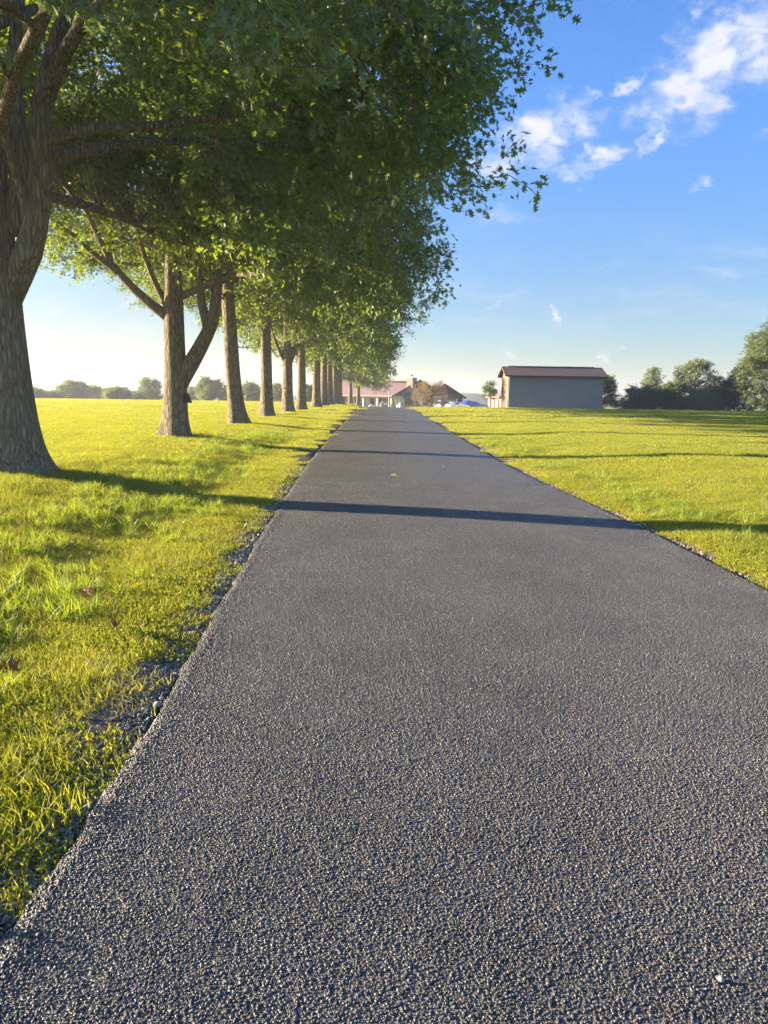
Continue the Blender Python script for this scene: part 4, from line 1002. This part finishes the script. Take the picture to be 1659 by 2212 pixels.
bushy('big_tree', 52.6, 97, 'biggest tree at the right edge, feathery and sunlit green', 'tree', S_mid, 11.6, 5.0, 810, .3, group=GR, ncl=420, per=13, r0=.35, spread=.6)
bushy('hedge_shrub', 45.4, 103, 'dark shrub in the gap behind the round pale tree', 'shrub', S_dark, 3.0, 2.0, 811, .2, group=GR, ncl=46, shape='hedge')
bushy('ornamental_tree', 9.0, 122, 'small umbrella-shaped tree with brownish leaves before the house', 'tree', S_brown, 4.45, 3.35, 820, 1.15, group=None, ncl=95, per=11, r0=.17, shape='umbrella', sscale=1.0, spread=.36)
bushy('young_tree', 17.55, 116, 'thin dark sapling in front of the cream garage', 'tree', S_dark, 4.2, .85, 821, 1.9, ncl=22, per=6, r0=.05, spread=.25)
bushy('evergreen_shrub', -12.6, 137.5, 'dark evergreen shrub at the far left corner of the house', 'shrub', S_dark, 3.3, 1.2, 822, .2, ncl=60, shape='hedge')
bushy('porch_shrub', 3.05, 138.6, 'narrow dark shrub at the right end of the porch', 'shrub', S_dark, 1.5, .3, 823, .2, ncl=16, per=6, spread=.18, sscale=.6, shape='hedge')
LT = [(86, 839, 40, 'pale small tree at the far left beside the nearest trunk'), (128, 846, 34, 'low dark bush left of the largest field tree'), (170, 823, 62, 'largest rounded tree beyond the left field'), (215, 834, 46, 'medium tree right of the largest field tree'),
      (262, 838, 52, 'wide dark bush-like tree left of the gap beyond the field'), (302, 851, 36, 'very low shrub in the gap beyond the left field'), (332, 815, 42, 'tall upright tree partly behind the second oak trunk'), (420, 835, 40, 'pale thin tree right of the second oak trunk'),
      (462, 817, 56, 'compact green tree standing alone between second and third oaks'), (545, 827, 40, 'hazy tree between the third and fourth oaks'), (600, 829, 30, 'green tree between the fourth and fifth oaks'), (500, 850, 40, 'low hazy shrub just left of the third oak')]
for k, (px1, py1, pw, lb) in enumerate(LT):
    Yd = 150 + 12 * ((k * 5) % 4); X1 = (px1 - 815) / 1597 * Yd; zt_ = EYE + (855 - (815 - px1) * .014 - py1) / 1597 * Yd; g_ = gz(X1, Yd)
    wm = pw / 1597 * Yd * .5
    bushy('field_tree', X1, Yd, lb, 'tree', S_mid if k in (8, 2, 3, 10) else (S_pale if k in (0, 7) else S_dark), max(zt_ - g_, 1.6) * .9, wm, 840 + k, .35, group=GL, ncl=int(30 + 9 * wm ** 2), per=12, shape='round' if k not in (5, 11) else 'hedge', sscale=1.25, r0=.2, spread=.65)

# distant wooded rise
hm = MB(); n_ = 260
r = random.Random(77)
ridge = []
for k in range(n_ + 1):
    a = lerp(R(-70), R(75), k / n_); dist = 620 + 60 * math.sin(k * .17)
    top = 1.2 + 2.0 * (math.sin(k * .11) * .5 + .5) + 1.2 * math.sin(k * .37 + 1) + r.uniform(-.8, .8) + 0.6 * (k > n_ * .62)
    ridge.append((dist * math.sin(a), dist * math.cos(a), top, a, dist))
rows = []
for dz_, dd_ in ((-12, -60), (.35, -22), (.85, -6), (1.0, 12), (.7, 60), (-12, 160)):
    rows.append([((d_ + dd_) * math.sin(a), (d_ + dd_) * math.cos(a), -4 + (tp_ + 4) * dz_ if dz_ > 0 else -6) for (_, _, tp_, a, d_) in ridge])
V = [p_ for rw in rows for p_ in rw]; F = [(i * (n_ + 1) + j, i * (n_ + 1) + j + 1, (i + 1) * (n_ + 1) + j + 1, (i + 1) * (n_ + 1) + j) for i in range(len(rows) - 1) for j in range(n_)]
tag(hm.add(V, F).build('hills', plain('far_woods', (.05, .075, .04), .95, .4, .05, 1.0, .12), None, True), kind='structure')

# ------------------------------------------------------------------ small things lying about
def flat_leaf(name, x, y, z, rz, L, mat, label, cup=.35):
    lv, lf = leaf_shape(L, True); lv = lv.copy(); lv[:, 2] += cup * np.abs(lv[:, 0]) + .06 * np.sin(lv[:, 1] / L * 3.1) * L
    lf2 = [tuple(len(lv) + q for q in reversed(f)) for f in lf]
    V = np.concatenate([lv, lv - [0, 0, .0015]])
    rt = empty(name, (x, y, z), label, 'leaf', 'fallen oak leaves', rz)
    MB().add(V, lf + lf2).build('leaf_blade', mat, rt)
    MB().tube([(0, .01 * L, .002), (.02 * L, -.25 * L, .004)], .0018, 4).build('leaf_stalk', mat, rt)
M_lbrown = plain('dead_leaf', (.24, .09, .035), .7, .3, 20); M_lyel = plain('yellow_leaf', (.55, .55, .14), .6)
flat_leaf('fallen_leaf', .37, 12.75, float(road_top(.37, 12.75)) + .004, 1.2, .14, M_lyel, 'single pale yellow-green leaf lying on the asphalt', .6)
for (x, y, lb) in ((-1.92, 3.62, 'reddish brown leaf in the grass at the left picture edge'), (-2.05, 5.0, 'curled brown leaf in longer grass left of the driveway'), (-1.55, 4.25, 'brown leaf in thin yellow turf near the gravel'), (-3.1, 8.2, 'small rusty leaf in the grass below the tree shadow')):
    flat_leaf('fallen_leaf', x, y, gz(x, y) + .06, random.uniform(0, 6), .12, M_lbrown, lb, .8)
M_peb = plain('pale_pebble', (.38, .34, .29), .7)
for k, (x, y, s_, lb) in enumerate(((.88, 1.64, .009, 'pale pebble lying on asphalt near the bottom right'), (-1.03, 3.35, .02, 'pale pebble on the gravel at the left asphalt edge'), (.15, 14.4, .013, 'tiny white pebble left of the yellow leaf'), (1.35, 14.7, .016, 'tiny white pebble right of the yellow leaf'))):
    Vc, Fc = chip(s_, s_ * .9, 7, 40 + k); zz_ = float(road_top(x, y)) + .004 if x > -1 else gz(x, y) + .01
    tag(MB().add(Vc, Fc).build('pebble', M_peb, None, True, 0, (x, y, zz_ + s_ * .2)), lb, 'pebble', 'pebbles by and on the driveway')

# ------------------------------------------------------------------ air
hzm, t = material('haze_air')
pv = t.node('ShaderNodeVolumePrincipled', None, Color=C3(.86, .90, .96), Density=0.0007); pv.inputs['Anisotropy'].default_value = .35
t.l.new(pv.outputs[0], t.out.inputs['Volume'])
hz_ = MB().box(-1500, 1500, -300, 1500, -8, 30).build('haze', hzm); hz_['kind'] = 'stuff'; hz_['label'] = 'pale haze in the air over the fields'
